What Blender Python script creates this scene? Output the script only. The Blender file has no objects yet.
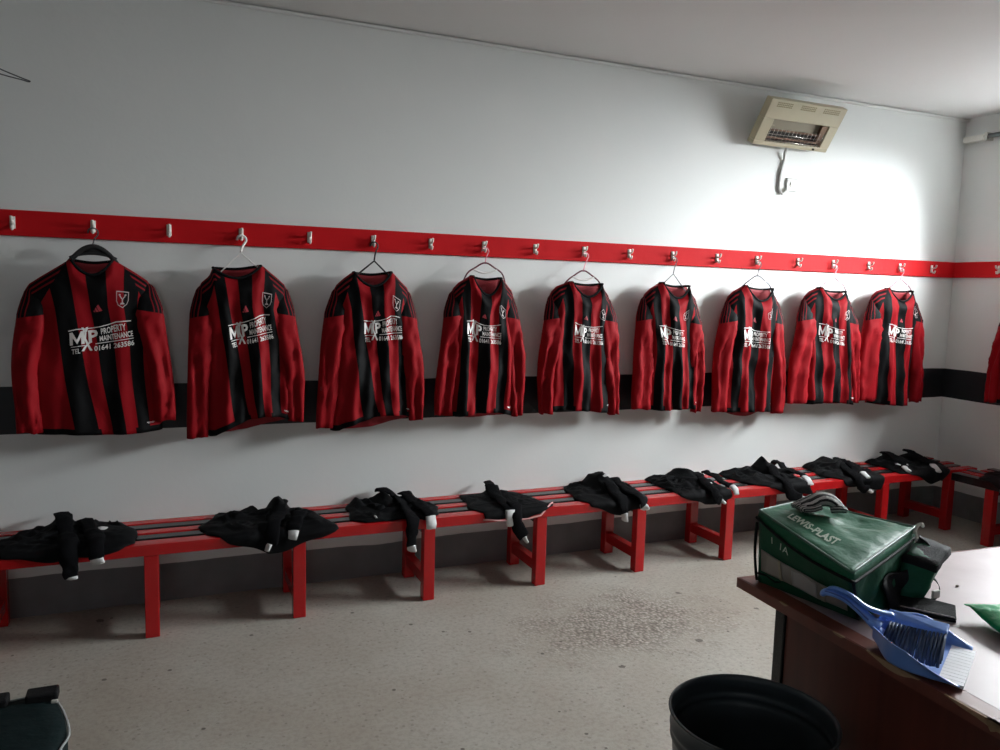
import bpy, bmesh, math, random
from mathutils import Vector, Matrix, noise
C = bpy.context.scene.collection
PI = math.pi
sc = bpy.context.scene

# ------------------------------------------------------------------ camera, light, exposure
cam_d = bpy.data.cameras.new('camera'); cam = bpy.data.objects.new('camera', cam_d); C.objects.link(cam)
cam_d.sensor_width = 36; cam_d.lens = 0.787288 * 36; cam_d.clip_start = 0.05
rgt = Vector((0.91981, -0.39139, 0.02745)); upv = Vector((0.01713, 0.10995, 0.99379)); fwd = Vector((0.39198, 0.91363, -0.10784))
m = Matrix((rgt, upv, -fwd)).transposed().to_4x4(); m.translation = (0, -3.8925, 1.5)
cam.matrix_world = m
sc.camera = cam
sc.view_settings.view_transform = 'Standard'; sc.view_settings.look = 'None'
sc.view_settings.gamma = 1; sc.view_settings.use_curve_mapping = False
sc.view_settings.exposure = 0.0

XE, ZC = 5.117, 2.753           # end wall, ceiling
XL, YN = -4.2, -6.2             # left wall, near wall
WY0, WY1, WZ0, WZ1 = -0.60, -2.60, 1.80, 2.47      # window in the end wall
WT = 0.26                       # wall thickness

w = bpy.data.worlds.new('sky'); sc.world = w; w.use_nodes = True
bg = w.node_tree.nodes['Background']; bg.inputs[0].default_value = (0.75, 0.86, 1.0, 1); bg.inputs[1].default_value = 1.2

def area(name, loc, rot, sx, sy, power, col):
    d = bpy.data.lights.new(name, 'AREA'); d.shape = 'RECTANGLE'; d.size = sx; d.size_y = sy
    d.energy = power; d.color = col
    o = bpy.data.objects.new(name, d); C.objects.link(o); o.location = loc; o.rotation_euler = rot
    return o
# daylight entering through the end wall's window
area('window_daylight', (XE + WT + 0.02, (WY0 + WY1) / 2, (WZ0 + WZ1) / 2), (0, PI / 2, 0), WZ1 - WZ0, WY0 - WY1, 22, (0.93, 0.98, 1.0))
# the brighter open sky above the horizon, seen through the same window
area('sky_daylight', (XE + WT + 1.3, -2.0, 3.15), (0, math.radians(55), 0), 2.4, 5.0, 3600, (0.93, 0.98, 1.0))
# added fill lamp behind the camera, outside an invented window opening
area('rear_fill_light', (-1.2, YN - WT - 0.02, 1.7), (PI / 2, 0, 0), 1.2, 0.9, 8, (0.93, 0.98, 1.0))

# ------------------------------------------------------------------ materials
def mat(name, col=(.5, .5, .5), rough=.6, metal=0., spec=.5, bump=0., bscale=60., var=0., vscale=8., sheen=0., coat=0., alpha=1., trans=0.):
    m = bpy.data.materials.new(name); m.use_nodes = True
    nt = m.node_tree; b = nt.nodes['Principled BSDF']
    b.inputs['Base Color'].default_value = (*col, 1); b.inputs['Roughness'].default_value = rough
    b.inputs['Metallic'].default_value = metal; b.inputs['Specular IOR Level'].default_value = spec
    b.inputs['Sheen Weight'].default_value = sheen; b.inputs['Coat Weight'].default_value = coat
    b.inputs['Alpha'].default_value = alpha; b.inputs['Transmission Weight'].default_value = trans
    tc = nt.nodes.new('ShaderNodeTexCoord')
    if var:
        n = nt.nodes.new('ShaderNodeTexNoise'); n.inputs['Scale'].default_value = vscale; n.inputs['Detail'].default_value = 5
        nt.links.new(tc.outputs['Object'], n.inputs['Vector'])
        mx = nt.nodes.new('ShaderNodeMix'); mx.data_type = 'RGBA'
        mx.inputs[6].default_value = (*[c * (1 - var) for c in col], 1); mx.inputs[7].default_value = (*[min(1, c * (1 + var)) for c in col], 1)
        nt.links.new(n.outputs[0], mx.inputs[0]); nt.links.new(mx.outputs[2], b.inputs['Base Color'])
    if bump:
        n = nt.nodes.new('ShaderNodeTexNoise'); n.inputs['Scale'].default_value = bscale; n.inputs['Detail'].default_value = 4
        nt.links.new(tc.outputs['Object'], n.inputs['Vector'])
        bp = nt.nodes.new('ShaderNodeBump'); bp.inputs['Strength'].default_value = bump; bp.inputs['Distance'].default_value = .01
        nt.links.new(n.outputs[0], bp.inputs['Height']); nt.links.new(bp.outputs[0], b.inputs['Normal'])
    return m

class NT:
    """small helper for node maths"""
    def __init__(s, m): s.nt = m.node_tree; s.b = s.nt.nodes['Principled BSDF']
    def put(s, sock, v):
        if isinstance(v, (int, float)): sock.default_value = v
        elif isinstance(v, tuple): sock.default_value = (*v, 1) if len(v) == 3 and len(sock.default_value) == 4 else v
        else: s.nt.links.new(v, sock)
    def M(s, op, a, b=0., c=None):
        n = s.nt.nodes.new('ShaderNodeMath'); n.operation = op; s.put(n.inputs[0], a); s.put(n.inputs[1], b)
        if c is not None: s.put(n.inputs[2], c)
        return n.outputs[0]
    def mix(s, f, a, b):
        n = s.nt.nodes.new('ShaderNodeMix'); n.data_type = 'RGBA'; s.put(n.inputs[0], f); s.put(n.inputs[6], a); s.put(n.inputs[7], b); return n.outputs[2]
    def coord(s, which='Object'):
        t = s.nt.nodes.new('ShaderNodeTexCoord'); return t.outputs[which]
    def sep(s, v):
        n = s.nt.nodes.new('ShaderNodeSeparateXYZ'); s.nt.links.new(v, n.inputs[0]); return n.outputs
    def noise(s, scale, detail=4, v=None, rough=.5):
        n = s.nt.nodes.new('ShaderNodeTexNoise'); n.inputs['Scale'].default_value = scale; n.inputs['Detail'].default_value = detail
        n.inputs['Roughness'].default_value = rough
        s.nt.links.new(v if v is not None else s.coord(), n.inputs['Vector']); return n.outputs[0]
    def vor(s, scale, v=None, feature='F1'):
        n = s.nt.nodes.new('ShaderNodeTexVoronoi'); n.inputs['Scale'].default_value = scale; n.feature = feature
        s.nt.links.new(v if v is not None else s.coord(), n.inputs['Vector']); return n.outputs
    def ramp(s, f, stops, const=False):
        n = s.nt.nodes.new('ShaderNodeValToRGB'); s.put(n.inputs[0], f); cr = n.color_ramp
        if const: cr.interpolation = 'CONSTANT'
        while len(cr.elements) < len(stops): cr.elements.new(.5)
        for e, (p, c) in zip(cr.elements, stops): e.position = p; e.color = (*c, 1) if len(c) == 3 else c
        return n.outputs[0]
    def bump(s, h, st, dist=.01):
        n = s.nt.nodes.new('ShaderNodeBump'); n.inputs['Strength'].default_value = st; n.inputs['Distance'].default_value = dist
        s.nt.links.new(h, n.inputs['Height']); s.nt.links.new(n.outputs[0], s.b.inputs['Normal'])

RED = (0.265, 0.0045, 0.009); BLK = (0.0035, 0.0035, 0.004)
M = {}
M['red_paint'] = mat('red_gloss_paint', (0.44, 0.008, 0.010), .24, bump=.12, bscale=25, var=.12, vscale=5)
M['board_paint'] = mat('red_board_paint', (0.56, 0.008, 0.012), .6, spec=.12, bump=.25, bscale=14, var=.10, vscale=3)
M['black_paint'] = mat('black_gloss_paint', (0.012, 0.012, 0.013), .26, bump=.1, bscale=25)
M['white_metal'] = mat('white_enamel', (0.80, 0.78, 0.72), .3, metal=.0)
M['hanger_black'] = mat('black_plastic', (0.012, 0.012, 0.013), .4)
M['hanger_white'] = mat('white_plastic', (0.85, 0.83, 0.80), .35)
M['hanger_pale'] = mat('pale_pink_plastic', (0.48, 0.30, 0.33), .5)
M['hanger_pink'] = mat('pink_plastic', (0.80, 0.35, 0.42), .35)
M['hanger_maroon'] = mat('maroon_plastic', (0.12, 0.015, 0.03), .35)
M['hanger_wire'] = mat('grey_wire', (0.10, 0.10, 0.11), .35, metal=.6)
M['cream'] = mat('cream_enamel', (0.47, 0.42, 0.29), .45, var=.06, vscale=12)
M['dark_brown'] = mat('recess_shade_knob_brown', (0.02, 0.016, 0.012), .7)
M['steel'] = mat('polished_steel', (0.62, 0.60, 0.56), .22, metal=1)
M['brown_metal'] = mat('heated_steel', (0.16, 0.10, 0.07), .4, metal=.7)
M['cable'] = mat('white_cable', (0.62, 0.62, 0.60), .5)
M['pipe_grey'] = mat('grey_pipe', (0.12, 0.14, 0.14), .4)
M['white_gloss'] = mat('white_switch_plastic', (0.6, 0.6, 0.58), .4)
M['cloth_black'] = mat('black_shorts_cloth', (0.003, 0.0032, 0.004), .7, spec=.10, bump=.3, bscale=300)
M['sock_black'] = mat('black_knit', (0.0035, 0.0035, 0.0045), .85, spec=.08, bump=.5, bscale=400)
M['white_cloth'] = mat('white_cloth', (0.62, 0.62, 0.62), .7, bump=.2, bscale=200)
M['pink_trim'] = mat('pale_red_piping', (0.62, 0.30, 0.30), .6)
M['print_white'] = mat('white_print', (0.80, 0.76, 0.74), .5)
M['crest_white'] = mat('pale_crest_thread', (0.46, 0.38, 0.38), .6)
M['logo_red'] = mat('dull_red_logo', (0.40, 0.03, 0.045), .6)
M['inner_red'] = mat('dark_red_lining', (0.30, 0.010, 0.018), .65)
M['collar'] = mat('black_rib_knit', (0.006, 0.006, 0.007), .8, spec=.15, bump=.3, bscale=300)
M['bin'] = mat('dark_grey_metal', (0.035, 0.045, 0.052), .42, bump=.06, bscale=9)
M['strap'] = mat('black_webbing', (0.008, 0.008, 0.009), .8, spec=.2, bump=.4, bscale=350)
M['buckle'] = mat('pale_buckle_plastic', (0.62, 0.60, 0.55), .35)
M['blue'] = mat('blue_plastic', (0.15, 0.31, 0.78), .30, var=.05)
M['blue_dark'] = mat('deep_blue_plastic', (0.05, 0.11, 0.42), .35)
M['bristle'] = mat('slate_blue_bristle', (0.045, 0.07, 0.13), .7, spec=.2)
M['clear_lip'] = mat('sheen_pale_rubber', (0.75, 0.75, 0.78), .3)
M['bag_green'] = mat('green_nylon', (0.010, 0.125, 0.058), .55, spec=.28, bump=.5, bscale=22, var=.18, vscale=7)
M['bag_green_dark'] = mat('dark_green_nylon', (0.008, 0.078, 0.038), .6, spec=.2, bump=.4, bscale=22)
M['piping_black'] = mat('black_piping', (0.005, 0.007, 0.006), .7, spec=.15)
M['bag_window'] = mat('grey_clear_vinyl', (0.27, 0.25, 0.22), .32, bump=.4, bscale=18, var=.25, vscale=9)
M['bag_tape'] = mat('beige_tape', (0.30, 0.27, 0.20), .5, var=.2)
M['bag_text'] = mat('pale_green_print', (0.50, 0.62, 0.50), .5)
M['packet'] = mat('green_foil_packet', (0.01, 0.38, 0.13), .32, bump=.5, bscale=30)
M['packet_print'] = mat('pale_packet_print', (0.62, 0.78, 0.68), .35)
M['teal_bag'] = mat('dark_teal_nylon', (0.004, 0.012, 0.013), .7, spec=.15, bump=.4, bscale=25, var=.3, vscale=6)
M['teal_print'] = mat('teal_print', (0.012, 0.09, 0.08), .5)
M['frame_white'] = mat('white_window_frame', (0.75, 0.75, 0.73), .4)
M['crumb'] = mat('dirt_crumb', (0.10, 0.07, 0.045), .9)

def wood(name, c1, c2, rough, sc_=(3, 40, 3), coat=0.):
    m = mat(name, c1, rough, coat=coat); t = NT(m)
    mp = t.nt.nodes.new('ShaderNodeMapping'); mp.inputs['Scale'].default_value = sc_; t.nt.links.new(t.coord(), mp.inputs[0])
    n = t.noise(2.2, 6, mp.outputs[0]); t.nt.links.new(t.mix(t.M('MULTIPLY', n, 1.2), c1, c2), t.b.inputs['Base Color']); return m
M['desk_side'] = wood('dark_mahogany_veneer', (0.055, 0.010, 0.006), (0.13, 0.026, 0.014), .45, (14, 14, 1.2))
M['desk_edge'] = wood('worn_red_brown_edge', (0.085, 0.022, 0.015), (0.22, 0.060, 0.038), .45, (6, 6, 6))
M['desk_top'] = wood('worn_mahogany_laminate', (0.30, 0.21, 0.21), (0.42, 0.33, 0.34), .42, (3, 3, 3))
M['desk_top'].node_tree.nodes['Principled BSDF'].inputs['Specular IOR Level'].default_value = .9
M['chip'] = mat('chipped_pale_wood', (0.36, 0.23, 0.13), .8, bump=.5, bscale=60)

# walls: white paint with the club's black band; bare grey render at the bottom
def wall_mat():
    m = mat('white_painted_wall', (.8, .8, .8), .55); t = NT(m)
    s = t.sep(t.coord()); z = s[2]
    wob = t.M('MULTIPLY', t.M('SUBTRACT', t.noise(3.0, 2), .5), .012)
    zz = t.M('ADD', z, wob)
    band = t.M('MULTIPLY', t.M('GREATER_THAN', zz, .8235), t.M('LESS_THAN', zz, 1.0303))
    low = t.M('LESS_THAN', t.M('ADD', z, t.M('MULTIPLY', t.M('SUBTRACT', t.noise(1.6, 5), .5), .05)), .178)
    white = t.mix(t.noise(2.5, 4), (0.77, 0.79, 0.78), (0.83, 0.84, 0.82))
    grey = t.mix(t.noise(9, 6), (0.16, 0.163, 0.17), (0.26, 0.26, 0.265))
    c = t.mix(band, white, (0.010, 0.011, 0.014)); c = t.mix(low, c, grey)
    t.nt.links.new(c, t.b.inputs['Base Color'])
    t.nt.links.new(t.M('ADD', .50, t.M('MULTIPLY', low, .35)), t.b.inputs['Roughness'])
    t.bump(t.M('ADD', t.noise(5, 5), t.M('MULTIPLY', t.noise(60, 3), .12)), .22, .012)
    return m
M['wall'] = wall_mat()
M['ceiling'] = mat('white_ceiling_paint', (0.78, 0.78, 0.77), .7, bump=.1, bscale=12, var=.02, vscale=2)
M['bead'] = mat('white_bead', (0.78, 0.78, 0.77), .9, spec=.05)
M['wall_dim'] = mat('bounce_cutting_wall_grey', (0.30, 0.31, 0.32), .7, bump=.1, bscale=12)  # unseen walls kept darker than the white ones to cut bounced light

def floor_mat():
    m = mat('worn_concrete', (.3, .3, .28), .75); t = NT(m)
    co = t.coord(); s = t.sep(co)
    base = t.mix(t.ramp(t.noise(1.3, 6, co, .6), [(.3, (0, 0, 0)), (.7, (1, 1, 1))]), (0.36, 0.315, 0.26), (0.47, 0.45, 0.40))
    fine = t.noise(48, 5, co, .75)
    base = t.mix(t.M('MULTIPLY', t.ramp(fine, [(.38, (1, 1, 1)), (.55, (0, 0, 0))]), .32), base, (0.19, 0.165, 0.14))
    # worn patch showing the gravel
    dx = t.M('DIVIDE', t.M('SUBTRACT', s[0], 1.93), .62); dy = t.M('DIVIDE', t.M('ADD', s[1], .93), .38)
    d = t.M('SQRT', t.M('ADD', t.M('MULTIPLY', dx, dx), t.M('MULTIPLY', dy, dy)))
    d = t.M('ADD', d, t.M('MULTIPLY', t.M('SUBTRACT', t.noise(5, 6, co, .7), .5), 2.0))
    patch = t.ramp(d, [(.35, (1, 1, 1)), (1.0, (0, 0, 0))])
    v = t.vor(70, co); stones = t.ramp(v[1], [(.0, (0.26, 0.22, 0.18)), (.5, (0.40, 0.35, 0.31)), (1, (0.62, 0.56, 0.50))])
    edge = t.ramp(v[0], [(.35, (0, 0, 0)), (.75, (1, 1, 1))])
    stones = t.mix(edge, stones, (0.14, 0.115, 0.09))
    col = t.mix(t.M('MULTIPLY', patch, .75), base, stones)
    # scattered dark specks and pits
    v2 = t.vor(9, co); sp = t.M('LESS_THAN', v2[0], t.M('MULTIPLY', t.sep(v2[1])[0], .085)); 
    v3 = t.vor(38, co); sp2 = t.M('MULTIPLY', t.M('LESS_THAN', v3[0], .22), t.M('GREATER_THAN', t.sep(v3[1])[1], .55))
    spk = t.M('MAXIMUM', sp, t.M('MULTIPLY', sp2, .38))
    col = t.mix(t.M('MULTIPLY', spk, .75), col, (0.05, 0.04, 0.03))
    # a few dark stains where the photo has them
    wn = t.M('MULTIPLY', t.M('SUBTRACT', t.noise(22, 4, co, .7), .5), .05)
    for sx, sy, sr in ((2.369, -.729, .020), (2.131, -1.213, .026), (1.678, -1.312, .015), (-.28, -.145, .02), (1.10, -1.35, .012), (2.62, -1.02, .014), (1.55, -1.02, .014)):
        ax_, ay_ = t.M('SUBTRACT', s[0], sx), t.M('SUBTRACT', s[1], sy)
        dd = t.M('ADD', t.M('SQRT', t.M('ADD', t.M('MULTIPLY', ax_, ax_), t.M('MULTIPLY', ay_, ay_))), wn)
        col = t.mix(t.M('MULTIPLY', t.M('LESS_THAN', dd, sr * .7), .7), col, (0.05, 0.04, 0.03))
    t.nt.links.new(col, t.b.inputs['Base Color'])
    t.nt.links.new(t.M('ADD', .45, t.M('MULTIPLY', t.noise(3, 4, co), .35)), t.b.inputs['Roughness'])
    t.bump(t.M('ADD', t.M('MULTIPLY', fine, .25), t.M('MULTIPLY', t.M('SUBTRACT', 1.0, v[0]), t.M('MULTIPLY', patch, .8))), .45, .008)
    return m
M['floor'] = floor_mat()

def jersey_mat():
    m = mat('striped_jersey_knit', RED, .66, spec=.10); t = NT(m)
    s = t.sep(t.coord('UV')); u, v = s[0], s[1]
    st = t.ramp(u, [(0, RED), (.165, BLK), (.305, RED), (.43, BLK), (.57, RED), (.695, BLK), (.835, RED)], True)
    au = t.M('ABSOLUTE', t.M('SUBTRACT', u, .5))
    yoke = t.M('GREATER_THAN', t.M('ADD', v, t.M('MULTIPLY', au, .62)), 1.115)
    d = t.M('SUBTRACT', 1., v)
    fr = t.M('FRACT', t.M('MULTIPLY', d, 34.))
    ys = t.M('MULTIPLY', t.M('LESS_THAN', fr, .36), t.M('MULTIPLY', t.M('LESS_THAN', d, .088), t.M('GREATER_THAN', au, .2)))
    col = t.mix(yoke, st, BLK); col = t.mix(t.M('MULTIPLY', yoke, ys), col, (0.22, 0.006, 0.012))
    hem = t.M('MULTIPLY', t.M('LESS_THAN', v, .04), t.M('GREATER_THAN', au, .17))
    col = t.mix(hem, col, BLK)
    t.nt.links.new(col, t.b.inputs['Base Color'])
    t.bump(t.noise(350, 2), .15, .003)
    return m
def sleeve_mat():
    m = mat('jersey_sleeve_knit', RED, .66, spec=.10); t = NT(m)
    s = t.sep(t.coord('UV')); a, l = s[0], s[1]
    top = t.M('LESS_THAN', t.M('ADD', l, t.M('MULTIPLY', a, .09)), .225)
    fr = t.M('FRACT', t.M('MULTIPLY', a, 17.))
    st = t.M('MULTIPLY', t.M('LESS_THAN', fr, .30), t.M('LESS_THAN', a, .19))
    col = t.mix(top, RED, BLK); col = t.mix(t.M('MULTIPLY', top, st), col, (0.22, 0.006, 0.012))
    t.nt.links.new(col, t.b.inputs['Base Color'])
    t.bump(t.noise(350, 2), .15, .003)
    return m
M['jersey'] = jersey_mat(); M['sleeve'] = sleeve_mat()

# ------------------------------------------------------------------ mesh helpers
def link(name, bm, material, parent=None, smooth=False, bevel=0.):
    me = bpy.data.meshes.new(name); bm.normal_update(); bm.to_mesh(me); bm.free()
    mats = material if isinstance(material, (list, tuple)) else [material]
    for k in mats: me.materials.append(k)
    if smooth:
        for p in me.polygons: p.use_smooth = True
    o = bpy.data.objects.new(name, me); C.objects.link(o)
    if parent: o.parent = parent
    if bevel:
        b = o.modifiers.new('bevel', 'BEVEL'); b.width = bevel; b.segments = 2; b.limit_method = 'ANGLE'
    return o
def tag(o, label, cat, group=None):
    o['label'] = label; o['category'] = cat
    if group: o['group'] = group
    return o
def thing(name, label, cat, loc=(0, 0, 0), rz=0, group=None):
    o = bpy.data.objects.new(name, None); C.objects.link(o); o.location = loc; o.rotation_euler = (0, 0, rz); o.empty_display_size = .1
    return tag(o, label, cat, group)
def structure(o): o['kind'] = 'structure'; return o
def box(bm, x0, x1, y0, y1, z0, z1, mi=0):
    vs = [bm.verts.new((x, y, z)) for z in (z0, z1) for y in (y0, y1) for x in (x0, x1)]
    for f in ((0, 2, 3, 1), (4, 5, 7, 6), (0, 1, 5, 4), (2, 6, 7, 3), (0, 4, 6, 2), (1, 3, 7, 5)):
        bm.faces.new([vs[i] for i in f]).material_index = mi
    return vs
def hexa(bm, pts, mi=0):     # 8 points: bottom 4 then top 4, both counter-clockwise
    vs = [bm.verts.new(p) for p in pts]
    for f in ((3, 2, 1, 0), (4, 5, 6, 7), (0, 1, 5, 4), (1, 2, 6, 5), (2, 3, 7, 6), (3, 0, 4, 7)):
        bm.faces.new([vs[i] for i in f]).material_index = mi
def catmull(pts, n=6):
    P = [Vector(p) for p in pts]; P = [2 * P[0] - P[1]] + P + [2 * P[-1] - P[-2]]; out = []
    for i in range(1, len(P) - 2):
        a, b, c, d = P[i - 1:i + 3]
        for k in range(n):
            t = k / n
            out.append(.5 * ((2 * b) + (-a + c) * t + (2 * a - 5 * b + 4 * c - d) * t * t + (-a + 3 * b - 3 * c + d) * t ** 3))
    out.append(P[-2]); return out
def tube(bm, pts, r, seg=8, flat=None, up=Vector((0, 0, 1)), cap=True, mi=0):
    """r: number or function of t; flat: (ratio across, ratio along up)"""
    pts = [Vector(p) for p in pts]; rings = []; n = len(pts); prev = None
    for i, p in enumerate(pts):
        d = (pts[min(i + 1, n - 1)] - pts[max(i - 1, 0)]).normalized()
        if prev is None:
            side = d.cross(up)
            if side.length < 1e-3: side = d.cross(Vector((0, 1, 0)))
        else:
            side = prev - d * prev.dot(d)
        side.normalize(); prev = side; nn = side.cross(d).normalized()
        rr = r(i / (n - 1)) if callable(r) else r
        a, b = flat if flat else (1, 1)
        rings.append([bm.verts.new(p + side * math.cos(2 * PI * k / seg) * rr * a + nn * math.sin(2 * PI * k / seg) * rr * b) for k in range(seg)])
    for q in range(n - 1):
        for k in range(seg):
            f = bm.faces.new((rings[q][k], rings[q][(k + 1) % seg], rings[q + 1][(k + 1) % seg], rings[q + 1][k])); f.material_index = mi
    if cap:
        bm.faces.new(rings[0][::-1]); bm.faces.new(rings[-1])
    return rings
def sinp(a): return max(0., math.sin(a))
def lerp(a, b, t): return a + (b - a) * t
def interp(xs, ys, x):
    if x <= xs[0]: return ys[0]
    for i in range(len(xs) - 1):
        if x <= xs[i + 1]: return lerp(ys[i], ys[i + 1], (x - xs[i]) / max(1e-9, xs[i + 1] - xs[i]))
    return ys[-1]
def sstep(a, b, x):
    t = max(0, min(1, (x - a) / (b - a))); return t * t * (3 - 2 * t)
def text_polys(s, x0, x1, y0, y1, bold=.0):
    """letters as filled faces, fitted to the rectangle: list of polygons in 2D"""
    cu = bpy.data.curves.new('lettering', 'FONT'); cu.body = s; cu.resolution_u = 2; cu.offset = bold; cu.size = 1
    o = bpy.data.objects.new('lettering', cu); C.objects.link(o)
    dg = bpy.context.evaluated_depsgraph_get(); dg.update()
    me = bpy.data.meshes.new_from_object(o.evaluated_get(dg))
    xs = [v.co.x for v in me.vertices]; ys = [v.co.y for v in me.vertices]
    ax, bx, ay, by = min(xs), max(xs), min(ys), max(ys)
    polys = [[(lerp(x0, x1, (me.vertices[i].co.x - ax) / (bx - ax)), lerp(y0, y1, (me.vertices[i].co.y - ay) / (by - ay))) for i in p.vertices] for p in me.polygons]
    bpy.data.objects.remove(o); bpy.data.curves.remove(cu); bpy.data.meshes.remove(me)
    return polys
def rect(x0, x1, y0, y1): return [(x0, y0), (x1, y0), (x1, y1), (x0, y1)]
def split_polys(polys, maxlen):
    bm = bmesh.new()
    for p in polys:
        try: bm.faces.new([bm.verts.new((x, y, 0)) for x, y in p])
        except ValueError: pass
    bmesh.ops.remove_doubles(bm, verts=bm.verts, dist=1e-5)
    bmesh.ops.triangulate(bm, faces=bm.faces)
    for _ in range(3):
        es = [e for e in bm.edges if e.calc_length() > maxlen]
        if not es: break
        bmesh.ops.subdivide_edges(bm, edges=es, cuts=1); bmesh.ops.triangulate(bm, faces=bm.faces)
    out = [[(v.co.x, v.co.y) for v in f.verts] for f in bm.faces]; bm.free(); return out
def place_polys(bm, polys, fn, mi=0):
    cache = {}
    for p in polys:
        vs = []
        for q in p:
            k = (round(q[0], 5), round(q[1], 5))
            if k not in cache: cache[k] = bm.verts.new(fn(*q))
            vs.append(cache[k])
        if len(set(vs)) > 2:
            try: bm.faces.new(vs).material_index = mi
            except ValueError: pass

# ------------------------------------------------------------------ room
bm = bmesh.new(); box(bm, XL - .2, XE + WT, YN - .2, .2, -.1, 0); structure(link('floor', bm, M['floor']))
bm = bmesh.new(); box(bm, XL - .2, XE + WT, YN - .2, .2, ZC, ZC + .1); structure(link('ceiling', bm, M['ceiling']))
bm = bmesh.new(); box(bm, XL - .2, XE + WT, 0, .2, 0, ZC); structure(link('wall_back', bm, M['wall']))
bm = bmesh.new(); box(bm, XL - .2, XL, YN, 0, 0, ZC); structure(link('wall_left', bm, M['wall_dim']))
bm = bmesh.new()                                   # end wall with the window opening
box(bm, XE, XE + WT, YN, WY1, 0, ZC); box(bm, XE, XE + WT, WY0, 0, 0, ZC)
box(bm, XE, XE + WT, WY1, WY0, 0, WZ0); box(bm, XE, XE + WT, WY1, WY0, WZ1, ZC)
structure(link('wall_right', bm, M['wall']))
bm = bmesh.new()                                   # near wall, behind the camera
RX0, RX1, RZ0, RZ1 = -1.8, -.6, 1.25, 2.15
box(bm, XL - .2, RX0, YN - WT, YN, 0, ZC); box(bm, RX1, XE + WT, YN - WT, YN, 0, ZC)
box(bm, RX0, RX1, YN - WT, YN, 0, RZ0); box(bm, RX0, RX1, YN - WT, YN, RZ1, ZC)
structure(link('wall_front', bm, M['wall_dim']))
bm = bmesh.new()
tube(bm, [(XL, -.012, ZC - .012), (XE, -.012, ZC - .012)], .009, 8, cap=False); structure(link('trim_1', bm, M['bead'], smooth=True))
glass = mat('window_glass', (1, 1, 1), .02); t = NT(glass)
tr = t.nt.nodes.new('ShaderNodeBsdfTransparent'); gl = t.nt.nodes.new('ShaderNodeBsdfGlossy'); gl.inputs['Roughness'].default_value = .03
mx = t.nt.nodes.new('ShaderNodeMixShader'); mx.inputs[0].default_value = .06
t.nt.links.new(tr.outputs[0], mx.inputs[1]); t.nt.links.new(gl.outputs[0], mx.inputs[2])
t.nt.links.new(mx.outputs[0], t.nt.nodes['Material Output'].inputs[0])
def window(name, x0, x1, z0, z1, axis):
    # frame across u in [x0,x1]; axis 'x' = in the end wall, 'y' = in the near wall
    bm = bmesh.new(); f = .05
    def b(u0, u1, za, zb):
        if axis == 'x': box(bm, XE + WT - .07, XE + WT - .01, u0, u1, za, zb)
        else: box(bm, u0, u1, YN - WT + .01, YN - WT + .07, za, zb)
    b(x0, x0 + f, z0, z1); b(x1 - f, x1, z0, z1); b(x0 + f, x1 - f, z0, z0 + f); b(x0 + f, x1 - f, z1 - f, z1)
    mid = (x0 + x1) / 2; b(mid - .025, mid + .025, z0 + f, z1 - f)
    o = structure(link(name, bm, M['frame_white'], bevel=.004))
    for a, c in ((x0 + f, mid - .025), (mid + .025, x1 - f)):
        bm = bmesh.new()
        if axis == 'x': box(bm, XE + WT - .043, XE + WT - .037, a, c, z0 + f, z1 - f)
        else: box(bm, a, c, YN - WT + .037, YN - WT + .043, z0 + f, z1 - f)
        link('pane', bm, glass, o)
window('window_1', WY1, WY0, WZ0, WZ1, 'x')
window('added_rear_window', RX0, RX1, RZ0, RZ1, 'y')  # unseen window, added to go with the rear fill lamp

# ------------------------------------------------------------------ hook rails
HZ = 1.722
def make_rail(label, x0, x1, hooks, loc, rz):
    r = thing('coat_hook_rail', label, 'coat rack', loc, rz)
    bm = bmesh.new(); n = max(2, int((x1 - x0) / .25))
    for i in range(n):                      # board, very slightly uneven
        pass
    box(bm, x0, x1, -.018, -.0005, 1.6686, 1.7761); link('board', bm, M['board_paint'], r, bevel=.003)
    for hx in hooks:
        bm = bmesh.new()
        box(bm, hx - .010, hx + .010, -.0215, -.0175, HZ - .024, HZ + .026)
        tube(bm, catmull([(hx, -.020, HZ + .008), (hx, -.034, HZ + .004), (hx, -.050, HZ + .010), (hx, -.056, HZ + .026)], 4), .0055, 6)
        tube(bm, catmull([(hx, -.020, HZ - .010), (hx, -.030, HZ - .024), (hx, -.042, HZ - .026), (hx, -.048, HZ - .012)], 4), .0055, 6)
        link('coat_hook', bm, M['white_metal'], r, smooth=True)
    return r
HOOKS = [-2.1, -1.8, -1.49, -1.185, -.88, -.573, -.273, .030, .338, .650, .960, 1.258, 1.550, 1.847, 2.146, 2.440, 2.735, 3.053, 3.354, 3.680, 3.975, 4.286, 4.572, 4.876]
make_rail('long red painted board with white double coat hooks along the wide white wall', XL + .01, XE - .019, HOOKS, (0, 0, 0), 0)
make_rail('short red board with white coat hooks on the end wall beyond the corner', .0, 1.22, [.345, .66, .97], (XE, 0, 0), -PI / 2)

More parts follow.
